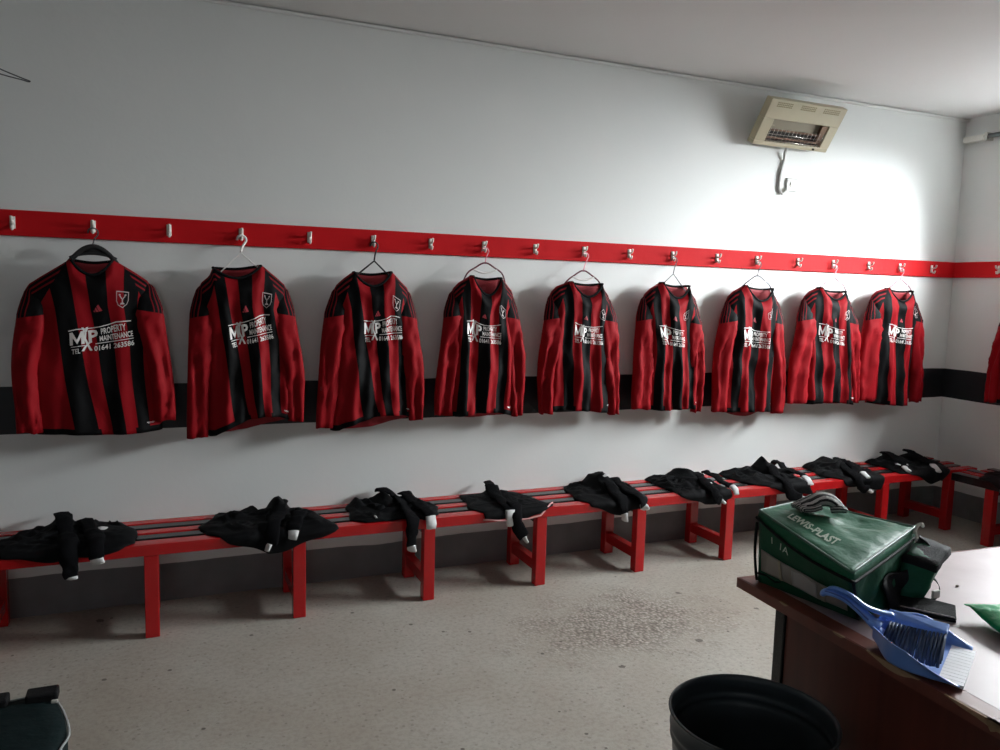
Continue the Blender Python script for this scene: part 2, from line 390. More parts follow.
# ------------------------------------------------------------------ jerseys
def line_polys():
    P = []
    P += [rect(0, 1, .955, .985)]                     # upper rule
    P += [rect(.03, .24, .335, .365), rect(.40, 1, .335, .365)]
    P += [[(.015, .90), (.015, .42), (.062, .42), (.062, .90)], [(.188, .90), (.188, .42), (.238, .42), (.238, .90)], [(.062, .90), (.062, .70), (.125, .44), (.125, .62)], [(.188, .90), (.125, .62), (.125, .44), (.188, .70)]]
    P += text_polys('P', .30, .45, .42, .90, .03)
    # crossed spanner shape between the letters
    P += [[(.20, 1.02), (.235, 1.02), (.255, .93), (.275, 1.02), (.31, 1.02), (.285, .86), (.235, .86)],
          [(.245, .86), (.275, .86), (.262, .62), (.30, .36), (.355, .10), (.315, .10), (.27, .33), (.232, .60)],
          [(.32, .50), (.345, .46), (.27, .30), (.225, .12), (.19, .14), (.235, .32)]]
    P += text_polys('PROPERTY', .50, .90, .68, .90, .02)
    P += text_polys('MAINTENANCE', .47, 1.0, .42, .63, .02)
    P += text_polys('TEL', .04, .17, .06, .26, .02)
    P += text_polys('01641 263586', .38, 1.0, .06, .27, .02)
    return split_polys(P, .07)
PRINT = line_polys()
def ring(pts, t):
    cx = sum(p[0] for p in pts) / len(pts); cy = sum(p[1] for p in pts) / len(pts)
    q = [(cx + (x - cx) * t, cy + (y - cy) * t) for x, y in pts]
    return [[pts[i], pts[(i + 1) % len(pts)], q[(i + 1) % len(pts)], q[i]] for i in range(len(pts))]
SH = [(0, 1), (1, 1), (1, .45), (.88, .2), (.5, 0), (.12, .2), (0, .45)]
CREST = split_polys(ring(SH, .89) + [[(.30, .22), (.70, .22), (.62, .32), (.38, .32)], [(.46, .30), (.54, .30), (.54, .50), (.46, .50)],
        [(.24, .72), (.34, .72), (.54, .5), (.46, .5)], [(.76, .72), (.66, .72), (.46, .5), (.54, .5)], [(.2, .84), (.35, .80), (.35, .74), (.2, .74)], [(.8, .84), (.65, .80), (.65, .74), (.8, .74)]], .3)
BARS = split_polys([[(.0, 0), (.22, 0), (.10, .30), (.0, .18)], [(.30, 0), (.56, 0), (.30, .66), (.15, .42)], [(.62, 0), (1., 0), (.56, 1.), (.36, .76)]], .5)

def make_jersey(s, label, loc, rz, cx, hem_z, seed):
    """s holds the garment's key points in wall coordinates; parts are built relative to (cx, hem_z)"""
    root = thing('football_jersey', label, 'jersey', loc, rz, 'football jerseys on the hook rails')
    g = {k: (v[0] - cx, v[1] - hem_z) for k, v in s.items() if k in ('nl', 'nr', 'sl', 'sr', 'slo', 'sli', 'hl', 'hr', 'sro', 'sri', 'c')}
    rnd = random.Random(seed); ph = rnd.random() * 6; A = s.get('fold', .010); DP = s.get('dep', .058)
    tops, bots = s['top'], s['bot']
    Lx = lambda v: interp([0, .6, .8, 1], [g['hl'][0] - .01, lerp(g['hl'][0], g['sl'][0], .55) + .012, g['sl'][0] + .034, g['sl'][0] + .010], v)
    Rx = lambda v: interp([0, .6, .8, 1], [g['hr'][0] + .01, lerp(g['hr'][0], g['sr'][0], .55) - .012, g['sr'][0] - .034, g['sr'][0] - .010], v)
    unl = (g['nl'][0] - Lx(1)) / (Rx(1) - Lx(1)); unr = (g['nr'][0] - Lx(1)) / (Rx(1) - Lx(1))
    ncx = (unl + unr) / 2
    nz = (g['nl'][1] + g['nr'][1]) / 2
    def ztop(u, scoop):
        z = interp([0, .04, .13, unl, unr, .87, .96, 1], [g['sl'][1] - .040, g['sl'][1] - .006, g['sl'][1] + .026, g['nl'][1] - .006, g['nr'][1] - .006, g['sr'][1] + .026, g['sr'][1] - .006, g['sr'][1] - .040], u)
        if unl < u < unr: z -= scoop * sinp(PI * (u - unl) / (unr - unl)) ** .75
        return z
    fb = s.get('frontlift', .0); bb = s.get('backdrop', .0); hw = s.get('hemwave', .006)
    def zbot(u, front):
        z = lerp(g['hl'][1], g['hr'][1], u) + hw * math.sin(5 * u + ph)
        if front: z += fb * sinp(PI * min(1, max(0, (u - .1) / .85))) ** .8
        else: z -= bb * math.sin(PI * min(1, max(0, (u - .05) / .9)))
        return z
    scoop = g['nl'][1] / 2 + g['nr'][1] / 2 - g['c'][1]
    def fold(u, v):
        a = A * max(0, 1 - v) ** .6
        f = math.sin(2 * PI * (2.6 * u + .35 * v) + ph) * .8 + .5 * math.sin(2 * PI * (5.7 * u - .6 * v) + ph * 2)
        f += 1.5 * noise.noise(Vector((u * 5 + seed, v * 1.6, seed * 1.7)))
        d = noise.noise(Vector((u * 3 + v * 4, (v - u) * 2.2, seed * 3.1))) * A * 1.1 * (1 - sstep(.8, 1, v))
        r1 = 1 - abs(noise.noise(Vector((u * 7 + v * 2.5 + seed, v * 3.0, seed * 2.3)))) * 3.2
        r2 = 1 - abs(noise.noise(Vector((u * 4 - v * 5 + seed, (u + v) * 2.4, seed * .7)))) * 3.2
        d += A * .30 * (max(0, r1) + max(0, r2)) * (1 - sstep(.84, 1, v))
        return a * f + d
    def prof(u): return max(0, 1 - abs(2 * u - 1) ** 4.5) ** .5
    def powc(a, b): return max(0., a) ** b
    def dp(u, v):
        d = interp([0, .5, .8, .93, 1], [DP * 1.08, DP, DP * .98, DP * .80, .012], v)
        if v > .8:
            d += .026 * sstep(.8, 1, v) * math.exp(-((u - ncx) / ((unr - unl) * .55)) ** 4)
        return d * prof(u)
    def zz_(u, v, front, sc_):
        lin = lerp(g['hl'][1], g['hr'][1], u); zm = lerp(g['sl'][1], g['sr'][1], u)
        return lin + v * (zm - lin) + (zbot(u, front) - lin) * (1 - v) ** 3 + (ztop(u, sc_) - zm) * sstep(.62, 1, v)
    def S(u, v, off=0.):
        z = zz_(u, v, True, scoop)
        return Vector((lerp(Lx(v), Rx(v), u) + .003 * math.sin(9 * v + ph), -dp(u, v) - fold(u, v) * prof(u) - off, z))
    def B(u, v):
        z = zz_(u, v, False, .016)
        y = .55 * dp(u, v) + fold(u + .37, v) * .4 * prof(u)
        if v > .85 and unl < u < unr: y = lerp(y, .012, (v - .85) / .15)
        return Vector((lerp(Lx(v), Rx(v), u), min(y, .062), z))
    def canon(u, v):
        an = [0] + [lerp(bv, tv, v) for tv, bv in zip(tops, bots)] + [1]
        return interp(an, [0, .235, .5, .765, 1], u)
    bm = bmesh.new(); uv = bm.loops.layers.uv.new('UVMap'); nu, nv = 44, 40
    def sheet(fn, mi, flip):
        G = [[bm.verts.new(fn(i / nu, j / nv)) for i in range(nu + 1)] for j in range(nv + 1)]
        for j in range(nv):
            for i in range(nu):
                idx = ((i, j), (i + 1, j), (i + 1, j + 1), (i, j + 1))
                if flip: idx = idx[::-1]
                f = bm.faces.new([G[b][a] for a, b in idx]); f.material_index = mi; f.smooth = True
                for lp, (a, b) in zip(f.loops, idx): lp[uv].uv = (canon(a / nu, b / nv), b / nv)
    sheet(S, 0, False)
    o = link('front_panel', bm, [M['jersey'], M['inner_red']], root, True)
    sd = o.modifiers.new('cloth', 'SOLIDIFY'); sd.thickness = .0016; sd.offset = -1; sd.material_offset = 1; sd.material_offset_rim = 0
    bm = bmesh.new(); uv = bm.loops.layers.uv.new('UVMap')
    sheet(B, 0, True)
    o = link('back_panel', bm, [M['inner_red']], root, True)
    sd = o.modifiers.new('cloth', 'SOLIDIFY'); sd.thickness = .0016; sd.offset = -1
    # collar: ribbed band around the neck opening
    bm = bmesh.new(); pf, pb = [], []
    for k in range(17):
        u = lerp(unl, unr, k / 16); a = S(u, 1, .001); b = B(u, 1); b.y += .002; q_ = .006 * abs(k / 8 - 1) ** 4; a.z -= q_; b.z -= q_; pf.append(a); pb.append(b)
    tube(bm, pf + pb[::-1] + [pf[0]], .0066, 8, flat=(1, 1), cap=False)
    link('collar', bm, M['collar'], root, True)
    # sleeves
    for sd_, so, si, sh in ((-1, 'slo', 'sli', 'sl'), (1, 'sro', 'sri', 'sr')):
        bm = bmesh.new(); uv = bm.loops.layers.uv.new('UVMap')
        zt = g[sh][1] - .014; z0 = (g[so][1] + g[si][1]) / 2; wb = abs(g[si][0] - g[so][0]); H_ = zt - z0
        ob = s.get('belly', .012)
        N_, K = 34, 22; rings = []
        for j in range(N_ + 1):
            tt = j / N_
            t = tt ** 1.35 * 1.0
            z = zt - H_ * t
            # outer and inner edges
            out = interp([0, .015, .04, .09, .22, .5, .8, 1], [.052, .024, .008, -.006, lerp(0, 1, .18), lerp(0, 1, .55), .9, 1.0], t)
            if t < .22:
                e0 = g[sh][0] - sd_ * interp([0, .015, .04, .09, .22], [.030, .014, .004, -.004, -.008], t)
                e1 = lerp(g[sh][0], g[so][0], .25) + sd_ * .012
                xo = lerp(e0, e1, sstep(.05, .22, t))
            else:
                xo = lerp(lerp(g[sh][0], g[so][0], .25) + sd_ * .012, g[so][0], ((t - .22) / .78) ** .9) + sd_ * ob * math.sin(PI * (t - .22) / .78)
            wd = interp([0, .03, .1, .3, .6, 1], [.03, .07, .115, max(.12, wb * .95), max(.10, wb), wb], t)
            xi = xo - sd_ * wd; cxx = (xo + xi) / 2; rx = wd / 2
            ry = interp([0, .03, .1, .3, .7, 1], [.006, .014, .026, .038, .034, .026], t)
            yc = interp([0, .1, .3, 1], [.0, -.004, -.016, -.028], t)
            rg = []
            for k in range(K):
                a = 2 * PI * k / K
                # a=0 outer edge, going to the front (-y), inner, back
                ca, sa = math.cos(a), math.sin(a)
                fo = 1 + (.10 * math.sin(3 * a + ph + 2.2 * t) + .18 * noise.noise(Vector((ca * 1.4 + seed * 2, sa * 1.4, t * 3.2 + sd_ * 5)))) * sstep(0.04, .3, t)
                yo = -sa * ry * fo * 1.15
                if sa > 0:
                    gr = math.exp(-((ca - .15 + .25 * math.sin(5 * t + ph)) / .30) ** 2) * sstep(.2, .5, t)
                    yo += gr * ry * .75 * sa
                    yo -= .012 * max(0, 1 - abs(noise.noise(Vector((ca * 1.2 + seed, t * 7 + ca * 1.5, sd_ * 3.3)))) * 4) * sstep(.06, .2, t)
                dz = .010 * noise.noise(Vector((ca, sa, seed))) * (1 if j == N_ else 0)
                rg.append(bm.verts.new((cxx + sd_ * ca * rx * (1 + (fo - 1) * .45) + .004 * math.sin(7 * t + ph), yc + yo, z + dz)))
            rings.append(rg)
        for j in range(N_):
            for k in range(K):
                k2 = (k + 1) % K
                vs = [rings[j][k], rings[j][k2], rings[j + 1][k2], rings[j + 1][k]]
                uvs = [(k / K, j), ((k + 1) / K, j), ((k + 1) / K, j + 1), (k / K, j + 1)]
                if sd_ < 0: vs, uvs = vs[::-1], uvs[::-1]
                f = bm.faces.new(vs); f.smooth = True
                for lp, (a_, j_) in zip(f.loops, uvs): lp[uv].uv = (a_, (j_ / N_) ** 1.35)
        f = bm.faces.new(rings[0])
        bmesh.ops.recalc_face_normals(bm, faces=bm.faces)
        o = link('sleeve', bm, [M['sleeve'], M['inner_red']], root, True)
        sdm = o.modifiers.new('cloth', 'SOLIDIFY'); sdm.thickness = .0016; sdm.offset = -1; sdm.material_offset = 1
    # sponsor print, crest, maker's bars, tiny hem print
    u0, u1, v0, v1 = s['print']; til = s.get('tilt', 0)
    bm = bmesh.new(); place_polys(bm, PRINT, lambda p, q: S(lerp(u0, u1, p), lerp(v0, v1, q) + til * (p - .5), .0045)); link('sponsor_print', bm, M['print_white'], root)
    uc, vc, du, dv = s['crest']
    bm = bmesh.new(); place_polys(bm, CREST, lambda p, q: S(uc + (p - .5) * du, vc + (q - .5) * dv + til * .4 * (p - .5), .005)); link('club_crest', bm, M['crest_white'], root)
    ul = lerp(bots[1], tops[1], .8)
    bm = bmesh.new(); place_polys(bm, BARS, lambda p, q: S(ul - .01 + (p - .5) * .075, .775 + s.get('logo_dv', .03) + (q - .5) * .04, .0045)); link('chest_logo', bm, M['logo_red'], root)
    bm = bmesh.new(); place_polys(bm, split_polys([rect(0, 1, .55, 1), rect(.1, .9, 0, .25)], .5), lambda p, q: S(.88 + p * .06, .058 + q * .010, .004)); link('hem_print', bm, M['print_white'], root)
    bm = bmesh.new(); bu = ncx
    place_polys(bm, [rect(0, 1, 0, 1)], lambda p, q: B(bu - .03 + p * .06, .925 + q * .022) + Vector((0, -.006, 0))); link('neck_label', bm, M['crest_white'] if s.get('neck_white') else M['logo_red'], root)
    return root

J = [
    dict(nl=(-0.350, 1.587), nr=(-0.195, 1.589), sl=(-0.540, 1.475), sr=(-0.030, 1.500), slo=(-0.578, 0.854), sli=(-0.479, 0.845), hl=(-0.500, 0.832), hr=(-0.025, 0.835), sro=(0.040, 0.885), sri=(-0.050, 0.879), c=(-0.273, 1.520),
         top=(.24, .55, .86), bot=(.44, .66, .86), print=(0.300, 0.830, 0.545, 0.706), tilt=.05, crest=(0.775, 0.825, 0.104, 0.080), fold=.007, dep=.050, backdrop=.01),
    dict(nl=(0.209, 1.574), nr=(0.415, 1.590), sl=(0.135, 1.500), sr=(0.550, 1.500), slo=(0.093, 0.795), sli=(0.183, 0.796), hl=(0.190, 0.800), hr=(0.556, 0.855), sro=(0.612, 0.853), sri=(0.541, 0.856), c=(0.324, 1.525),
         top=(.20, .50, .82), bot=(.43, .60, .78), print=(0.280, 0.800, 0.577, 0.738), tilt=.05, crest=(0.775, 0.830, 0.112, 0.080), fold=.015, frontlift=.050, backdrop=.004),
    dict(nl=(0.848, 1.574), nr=(1.030, 1.581), sl=(0.745, 1.505), sr=(1.145, 1.500), slo=(0.673, 0.816), sli=(0.755, 0.812), hl=(0.755, 0.797), hr=(1.160, 0.841), sro=(1.207, 0.839), sri=(1.138, 0.831), c=(0.941, 1.505),
         top=(.18, .53, .88), bot=(.50, .65, .84), print=(0.340, 0.860, 0.597, 0.758), tilt=.015, crest=(0.815, 0.830, 0.112, 0.080), fold=.015, frontlift=.045, backdrop=.012),
    dict(nl=(1.456, 1.575), nr=(1.612, 1.570), sl=(1.345, 1.505), sr=(1.710, 1.500), slo=(1.276, 0.857), sli=(1.369, 0.849), hl=(1.360, 0.852), hr=(1.696, 0.837), sro=(1.768, 0.834), sri=(1.705, 0.835), c=(1.530, 1.475),
         top=(.17, .50, .86), bot=(.14, .44, .76), print=(0.180, 0.760, 0.567, 0.728), tilt=-.02, crest=(0.815, 0.790, 0.128, 0.072), fold=.016, frontlift=.015, backdrop=.02),
    dict(nl=(2.029, 1.562), nr=(2.216, 1.557), sl=(1.906, 1.500), sr=(2.300, 1.490), slo=(1.869, 0.846), sli=(1.946, 0.838), hl=(1.929, 0.855), hr=(2.292, 0.843), sro=(2.361, 0.823), sri=(2.292, 0.825), c=(2.119, 1.480),
         top=(.20, .52, .87), bot=(.30, .55, .90), print=(0.330, 0.820, 0.567, 0.728), tilt=-.015, crest=(0.835, 0.790, 0.120, 0.072), fold=.015, frontlift=.0, backdrop=.008),
    dict(nl=(2.614, 1.574), nr=(2.794, 1.562), sl=(2.500, 1.500), sr=(2.890, 1.480), slo=(2.460, 0.848), sli=(2.585, 0.843), hl=(2.579, 0.843), hr=(2.894, 0.828), sro=(2.936, 0.814), sri=(2.871, 0.816), c=(2.681, 1.485),
         top=(.15, .46, .85), bot=(.14, .55, .80), print=(0.170, 0.680, 0.557, 0.718), tilt=-.02, crest=(0.735, 0.810, 0.112, 0.064), fold=.017, frontlift=.0, backdrop=.012),
    dict(nl=(3.214, 1.574), nr=(3.414, 1.561), sl=(3.090, 1.500), sr=(3.500, 1.495), slo=(3.024, 0.817), sli=(3.134, 0.800), hl=(3.120, 0.800), hr=(3.471, 0.800), sro=(3.566, 0.779), sri=(3.479, 0.789), c=(3.305, 1.480),
         top=(.16, .48, .90), bot=(.12, .48, .82), print=(0.200, 0.740, 0.557, 0.718), tilt=-.02, crest=(0.755, 0.840, 0.128, 0.072), fold=.017, frontlift=.01, backdrop=.03),
    dict(nl=(3.797, 1.577), nr=(4.000, 1.558), sl=(3.685, 1.515), sr=(4.105, 1.490), slo=(3.609, 0.847), sli=(3.759, 0.835), hl=(3.759, 0.835), hr=(4.134, 0.825), sro=(4.196, 0.829), sri=(4.126, 0.832), c=(3.903, 1.500),
         top=(.19, .52, .86), bot=(.17, .60, .85), print=(0.220, 0.740, 0.567, 0.728), tilt=-.03, crest=(0.775, 0.820, 0.120, 0.072), fold=.016, frontlift=.006, backdrop=.012),
    dict(nl=(4.383, 1.587), nr=(4.600, 1.575), sl=(4.262, 1.530), sr=(4.695, 1.515), slo=(4.194, 0.843), sli=(4.353, 0.837), hl=(4.323, 0.815), hr=(4.629, 0.805), sro=(4.780, 0.825), sri=(4.685, 0.814), c=(4.501, 1.500),
         top=(.22, .54, .92), bot=(.14, .68, .93), print=(0.260, 0.840, 0.567, 0.728), tilt=-.02, crest=(0.875, 0.840, 0.128, 0.072), fold=.014, frontlift=.0, backdrop=.01, neck_white=1),
]
JLAB = [
    'red and black striped jersey on the thick black plastic hanger, nearest the left edge',
    'striped jersey with hitched-up front hem, on the hanger with a thick white hook',
    'striped jersey on the plain black V-shaped hanger, third from the left',
    'striped jersey on the left one of the two red-hooked hangers, fourth from left',
    'striped jersey on the right one of the two red-hooked hangers, fifth from left',
    'striped jersey on a grey wire hanger, sixth from the left',
    'striped jersey below the left side of the wall heater, seventh from left',
    'striped jersey below the right side of the heater, second last before the corner',
    'striped jersey with a white neck label, last one before the corner',
]
def build_jersey(i, s, label):
    sh_ = -.040 * max(0, s['c'][0]) / 5
    s = {k: ((v[0] + sh_, v[1]) if k in ('sl', 'slo', 'sli', 'hl', 'sro', 'sri') else (v[0] + sh_ * .5, v[1]) if k in ('sr', 'hr') else v) for k, v in s.items()}
    cx = s['c'][0]; hz = min(s['hl'][1], s['hr'][1])
    return make_jersey(s, label, (cx, -.092, hz), 0, cx, hz, 3 + i * 7)
for i, s in enumerate(J): build_jersey(i, s, JLAB[i])
s10 = dict(J[3]); 
s10.update(fold=.014)
make_jersey(s10, 'red and black jersey on the end wall, only its sleeve in view at the right', (XE - .092, -.655, .835), -PI / 2, 1.530, .835, 91)

# ------------------------------------------------------------------ hangers
def make_hanger(kind, hx, ax, az, s, label, loc_y=-.085, frame=None):
    """hx: hook position on the rail, (ax, az): apex of the shoulders, in wall coordinates; built relative to the apex"""
    rz = 0
    if frame: loc, rz = frame
    else: loc = (ax, loc_y, az)
    r = thing('coat_hanger', label, 'hanger', loc, rz, 'coat hangers on the hook rails')
    wl = s['sl'][0] + .055 - ax; wr = s['sr'][0] - .055 - ax; zl = s['sl'][1] - .008 - az; zr = s['sr'][1] - .008 - az
    ml = {'black_wide': 'hanger_black', 'white': 'hanger_white', 'black': 'hanger_black', 'red': 'hanger_maroon', 'grey': 'hanger_wire', 'pale': 'hanger_pale'}[kind]
    mh = {'red': 'hanger_pink', 'black_wide': 'hanger_wire'}.get(kind, ml)
    if kind == 'pale': mh = 'hanger_pink'
    yh = -.038 - (loc_y if not frame else -.085)          # hook sits over the rail's lower prong
    ox = hx - ax; oz = HZ - .026 + .0075 - az; R_ = .020
    # hook: an arc over the prong, then the stem down to the apex
    pts = [(ox + R_ * math.cos(a), yh, oz - R_ + .012 + R_ * math.sin(a) - .0) for a in [PI * 1.05, PI * .8, PI * .6, PI * .4, PI * .2, 0, -PI * .2]]
    pts += [(ox * .5 + .006, yh * .5, oz * .45), (0, 0, .004)]
    bm = bmesh.new(); tube(bm, catmull(pts, 4), {'white': .0055, 'black': .0040, 'black_wide': .0030}.get(kind, .0030), 7); link('hook', bm, M[mh], r, True)
    bm = bmesh.new()
    neck = s['nl'][0] - ax, s['nr'][0] - ax
    if kind == 'black_wide':
        # broad moulded hanger: a thick curved yoke with an open centre
        up = catmull([(wl, .0, zl), (wl * .6, 0, zl * .66), (-.072, 0, -.050), (-.036, 0, -.018), (0, 0, -.006), (.036, 0, -.018), (.072, 0, -.050), (wr * .6, 0, zr * .66), (wr, 0, zr)], 6)
        tube(bm, up, lambda t: .007 + .005 * math.sin(PI * t), 10)
        lo = catmull([(-.090, 0, -.056), (-.050, 0, -.040), (0, 0, -.034), (.050, 0, -.040), (.090, 0, -.056)], 5)
        tube(bm, lo, .007, 8)
        box(bm, -.042, .042, -.005, .005, -.036, -.008)
    elif kind == 'red' or s.get('pale_bar'):
        up = catmull([(wl, 0, zl), (-.100, 0, -.058), (-.050, 0, -.022), (-.018, 0, -.003), (0, 0, 0), (.018, 0, -.003), (.050, 0, -.022), (.100, 0, -.058), (wr, 0, zr)], 6)
        tube(bm, up, .0042, 8)
    else:
        rr = .0030 if kind in ('grey', 'pale', 'white') else .0045
        tube(bm, [(wl, 0, zl), (wl * .5, 0, zl * .5), (0, 0, 0), (wr * .5, 0, zr * .5), (wr, 0, zr)], rr, 8)
        tube(bm, [(wl, 0, zl), (wl * .5, 0, (zl + zr) / 2 - .004), (wr * .5, 0, (zl + zr) / 2 - .004), (wr, 0, zr)], rr, 8)
    link('shoulder_bar', bm, M[ml], r, True)
    if kind == 'red' or s.get('pale_bar'):
        bm = bmesh.new()
        lo = catmull([(-.066, 0, -.033), (-.035, 0, -.046), (0, 0, -.051), (.035, 0, -.046), (.066, 0, -.033)], 5)
        tube(bm, lo, .0045, 8); link('neck_bar', bm, M['hanger_white'], r, True)
    return r
HA = [(-.273, -.271, 1.640, 'black_wide', 'thick black plastic hanger holding the leftmost jersey'),
      (.338, .330, 1.634, 'white', 'white plastic hanger with a thick white hook, second from the left'),
      (.960, .950, 1.622, 'black', 'thin black V-shaped hanger, third from the left'),
      (1.550, 1.534, 1.634, 'red', 'dark curved hanger with red hook, left one of the two red-hooked hangers'),
      (2.146, 2.112, 1.614, 'red', 'dark curved hanger with red hook, right one of the two red-hooked hangers'),
      (2.735, 2.700, 1.617, 'grey', 'grey wire hanger holding the sixth jersey from the left'),
      (3.354, 3.310, 1.625, 'grey', 'grey curved hanger with a pale neck bar, holding the seventh jersey from left'),
      (3.975, 3.920, 1.632, 'pale', 'pale pink hanger holding the second last jersey before the corner'),
      (4.572, 4.510, 1.637, 'pale', 'pale pink hanger holding the last jersey before the corner')]
for i, (hx, ax, az, kind, lab) in enumerate(HA):
    s = dict(J[i]); 
    if i >= 6: s['pale_bar'] = 1
    make_hanger(kind, hx, ax, az, s, lab)
make_hanger('grey', 1.535, 1.530, 1.634, s10, 'wire hanger on the end wall, beyond the right edge', frame=((XE - .085, -.66, 1.634), -PI / 2))

# ------------------------------------------------------------------ benches
def make_bench(name, label, x0, x1, depth, frames, loc, rz, colours, front_mat):
    """x along the wall, the wall at y=0; depth to the front edge"""
    r = thing(name, label, 'bench', loc, rz)
    ft, wd, gap = .045, .0, .022
    n = len(colours); yb = -.035; w_ = (depth - .035 - gap * (n - 1) - .012) / n
    y = yb
    for i, c in enumerate(colours):
        wi = w_ + (.012 if i == n - 1 else 0)
        bm = bmesh.new(); L = x1 - x0
        box(bm, x0 + .02 * math.sin(i * 2.1), x1 + .02 * math.sin(i * 3.3 + 1), y - wi, y, .372 if i < n - 1 else .358, .4065)
        link('slat', bm, M[c], r, bevel=.003); y -= wi + gap
    for fx in frames:
        for yy in (-depth + .003, -.088):
            bm = bmesh.new(); box(bm, fx - .028, fx + .028, yy, yy + .05, 0.001, .371 if yy > -.2 else .3575); link('leg', bm, M['red_paint'], r, bevel=.003)
        bm = bmesh.new(); box(bm, fx - .022, fx + .022, -depth + .054, -.089, .070, .125); link('stretcher', bm, M['red_paint'], r, bevel=.003)
        bm = bmesh.new(); box(bm, fx - .022, fx + .022, -depth + .054, -.089, .320, .371); link('cross_bearer', bm, M['black_paint'], r, bevel=.003)
    return r
BX = 0.412
make_bench('changing_room_bench', 'long slatted bench in red and black paint under the row of jerseys', -2.6, 4.955, BX,
           [-2.47, -1.87, -1.27, -.665, -.064, .543, 1.153, 1.750, 2.347, 2.940, 3.545, 4.150, 4.745], (0, 0, 0), 0, ['red_paint', 'black_paint', 'red_paint', 'black_paint', 'red_paint'], None)
make_bench('changing_room_bench', 'slatted bench with black front edge along the end wall at the right', .445, 2.6, .46,
           [.72, 1.32, 1.92, 2.5], (XE, 0, 0), -PI / 2, ['black_paint', 'red_paint', 'black_paint', 'red_paint', 'black_paint'], None)

# ------------------------------------------------------------------ shorts and socks on the benches
BT = .4075
def drape(x, y, h, ye=-.398, r0=.020):
    """lay a point at height h on the bench top; past the front edge it bends down"""
    if y >= ye: return Vector((x, y, BT + .001 + h))
    s_ = ye - y; q = r0 * PI / 2; rr = r0 + h + .001
    if s_ < q:
        a = s_ / r0; return Vector((x, ye - rr * math.sin(a), BT - r0 + rr * math.cos(a)))
    return Vector((x, ye - rr, BT - r0 - (s_ - q)))
def turn(v):      # for the bench on the end wall: bench frame -> world
    return Vector((XE + v.y, -v.x, v.z))
def in_poly(poly, cx, cy, a):
    """distance from the centre to the outline in direction a"""
    best = 0.02; dx, dy = math.cos(a), math.sin(a)
    for i in range(len(poly)):
        x1, y1 = poly[i][0] - cx, poly[i][1] - cy; x2, y2 = poly[(i + 1) % len(poly)][0] - cx, poly[(i + 1) % len(poly)][1] - cy
        den = dx * (y2 - y1) - dy * (x2 - x1)
        if abs(den) < 1e-9: continue
        t = (x1 * (y2 - y1) - y1 * (x2 - x1)) / den; u = (x1 * dy - y1 * dx) / den
        if t > 0 and -1e-6 <= u <= 1 + 1e-6: best = max(best, t)
    return best
def make_shorts(poly, H0, seed, label, marks=(), trim=None, fr=drape, peaks=()):
    cx = sum(p[0] for p in poly) / len(poly); cy = sum(p[1] for p in poly) / len(poly)
    base = fr(cx, cy, 0); root = thing('football_shorts', label, 'shorts', base, 0, 'black shorts laid on the benches')
    NA, NR = 110, 26
    def hgt(x, y, r):
        p = Vector((x * 5.5 + seed * 3.3 + 1.5 * noise.noise(Vector((x * 12, y * 12, seed))), y * 7, seed)); q = Vector((x * 11 + seed, y * 7 + 5 + 4 * x, seed * 2.)); q2 = Vector((x * 34 + seed, y * 28, seed * 3.))
        rd = max(0, 1 - abs(noise.noise(p)) * 3.4); rd2 = max(0, 1 - abs(noise.noise(q)) * 3.0); rd3 = max(0, 1 - abs(noise.noise(q2)) * 3)
        h = H0 * (.30 + .50 * rd + .28 * rd2)
        back = interp([-.45, -.38, -.2, -.05], [.30, .55, 1., 1.05], y)
        h *= back
        for px_, py_, ph_, pr_ in peaks:
            d_ = math.hypot((x - px_) / pr_, (y - py_) / (pr_ * 2.2)); h = max(h, ph_ * max(0, 1 - d_) ** .7 * (.8 + .3 * rd2))
        return max(.004, h) * (1 - r ** 7) + .003
    bm = bmesh.new(); top, bot = [], []
    c1 = bm.verts.new(fr(cx, cy, hgt(cx, cy, 0)) - base)
    for j in range(1, NR + 1):
        r = j / NR; a_, b_ = [], []
        for k in range(NA):
            a = 2 * PI * k / NA; R_ = in_poly(poly, cx, cy, a) * (1 + .03 * math.sin(7 * a + seed)) ; x, y = cx + math.cos(a) * R_ * r, cy + math.sin(a) * R_ * r
            y = min(y, -.03)
            a_.append(bm.verts.new(fr(x, y, hgt(x, y, r)) - base))
            b_.append(bm.verts.new(fr(x, y, .0) - base) if r == 1 or True else None)
        top.append(a_); bot.append(b_)
    c2 = bm.verts.new(Vector((0, 0, 0)))
    for k in range(NA):
        k2 = (k + 1) % NA
        bm.faces.new((c1, top[0][k], top[0][k2])); bm.faces.new((c2, bot[0][k2], bot[0][k]))
        for j in range(NR - 1):
            bm.faces.new((top[j][k], top[j + 1][k], top[j + 1][k2], top[j][k2])); bm.faces.new((bot[j][k2], bot[j + 1][k2], bot[j + 1][k], bot[j][k]))
        bm.faces.new((top[-1][k], bot[-1][k], bot[-1][k2], top[-1][k2]))
    link('shorts_cloth', bm, M['cloth_black'], root, True)
    for (mx_, my_, w_, h_) in marks:
        bm = bmesh.new(); rr = 0.3
        G = [[bm.verts.new(fr(mx_ + (i / 4 - .5) * w_ * (1 - .25 * abs(j / 2 - 1)), my_ + (j / 4 - .5) * h_, hgt(mx_, my_, rr) + .006 - .004 * ((i / 2 - 1) ** 2 + (j / 2 - 1) ** 2)) - base) for i in range(5)] for j in range(5)]
        for j in range(4):
            for i in range(4): bm.faces.new((G[j][i], G[j][i + 1], G[j + 1][i + 1], G[j + 1][i]))
        link('white_badge', bm, M['white_cloth'], root, True)
    if trim:
        bm = bmesh.new(); tube(bm, [fr(x, y, .012) - base for x, y in trim], .0045, 6); link('hem_piping', bm, M['pink_trim'], root, True)
    return hgt, root
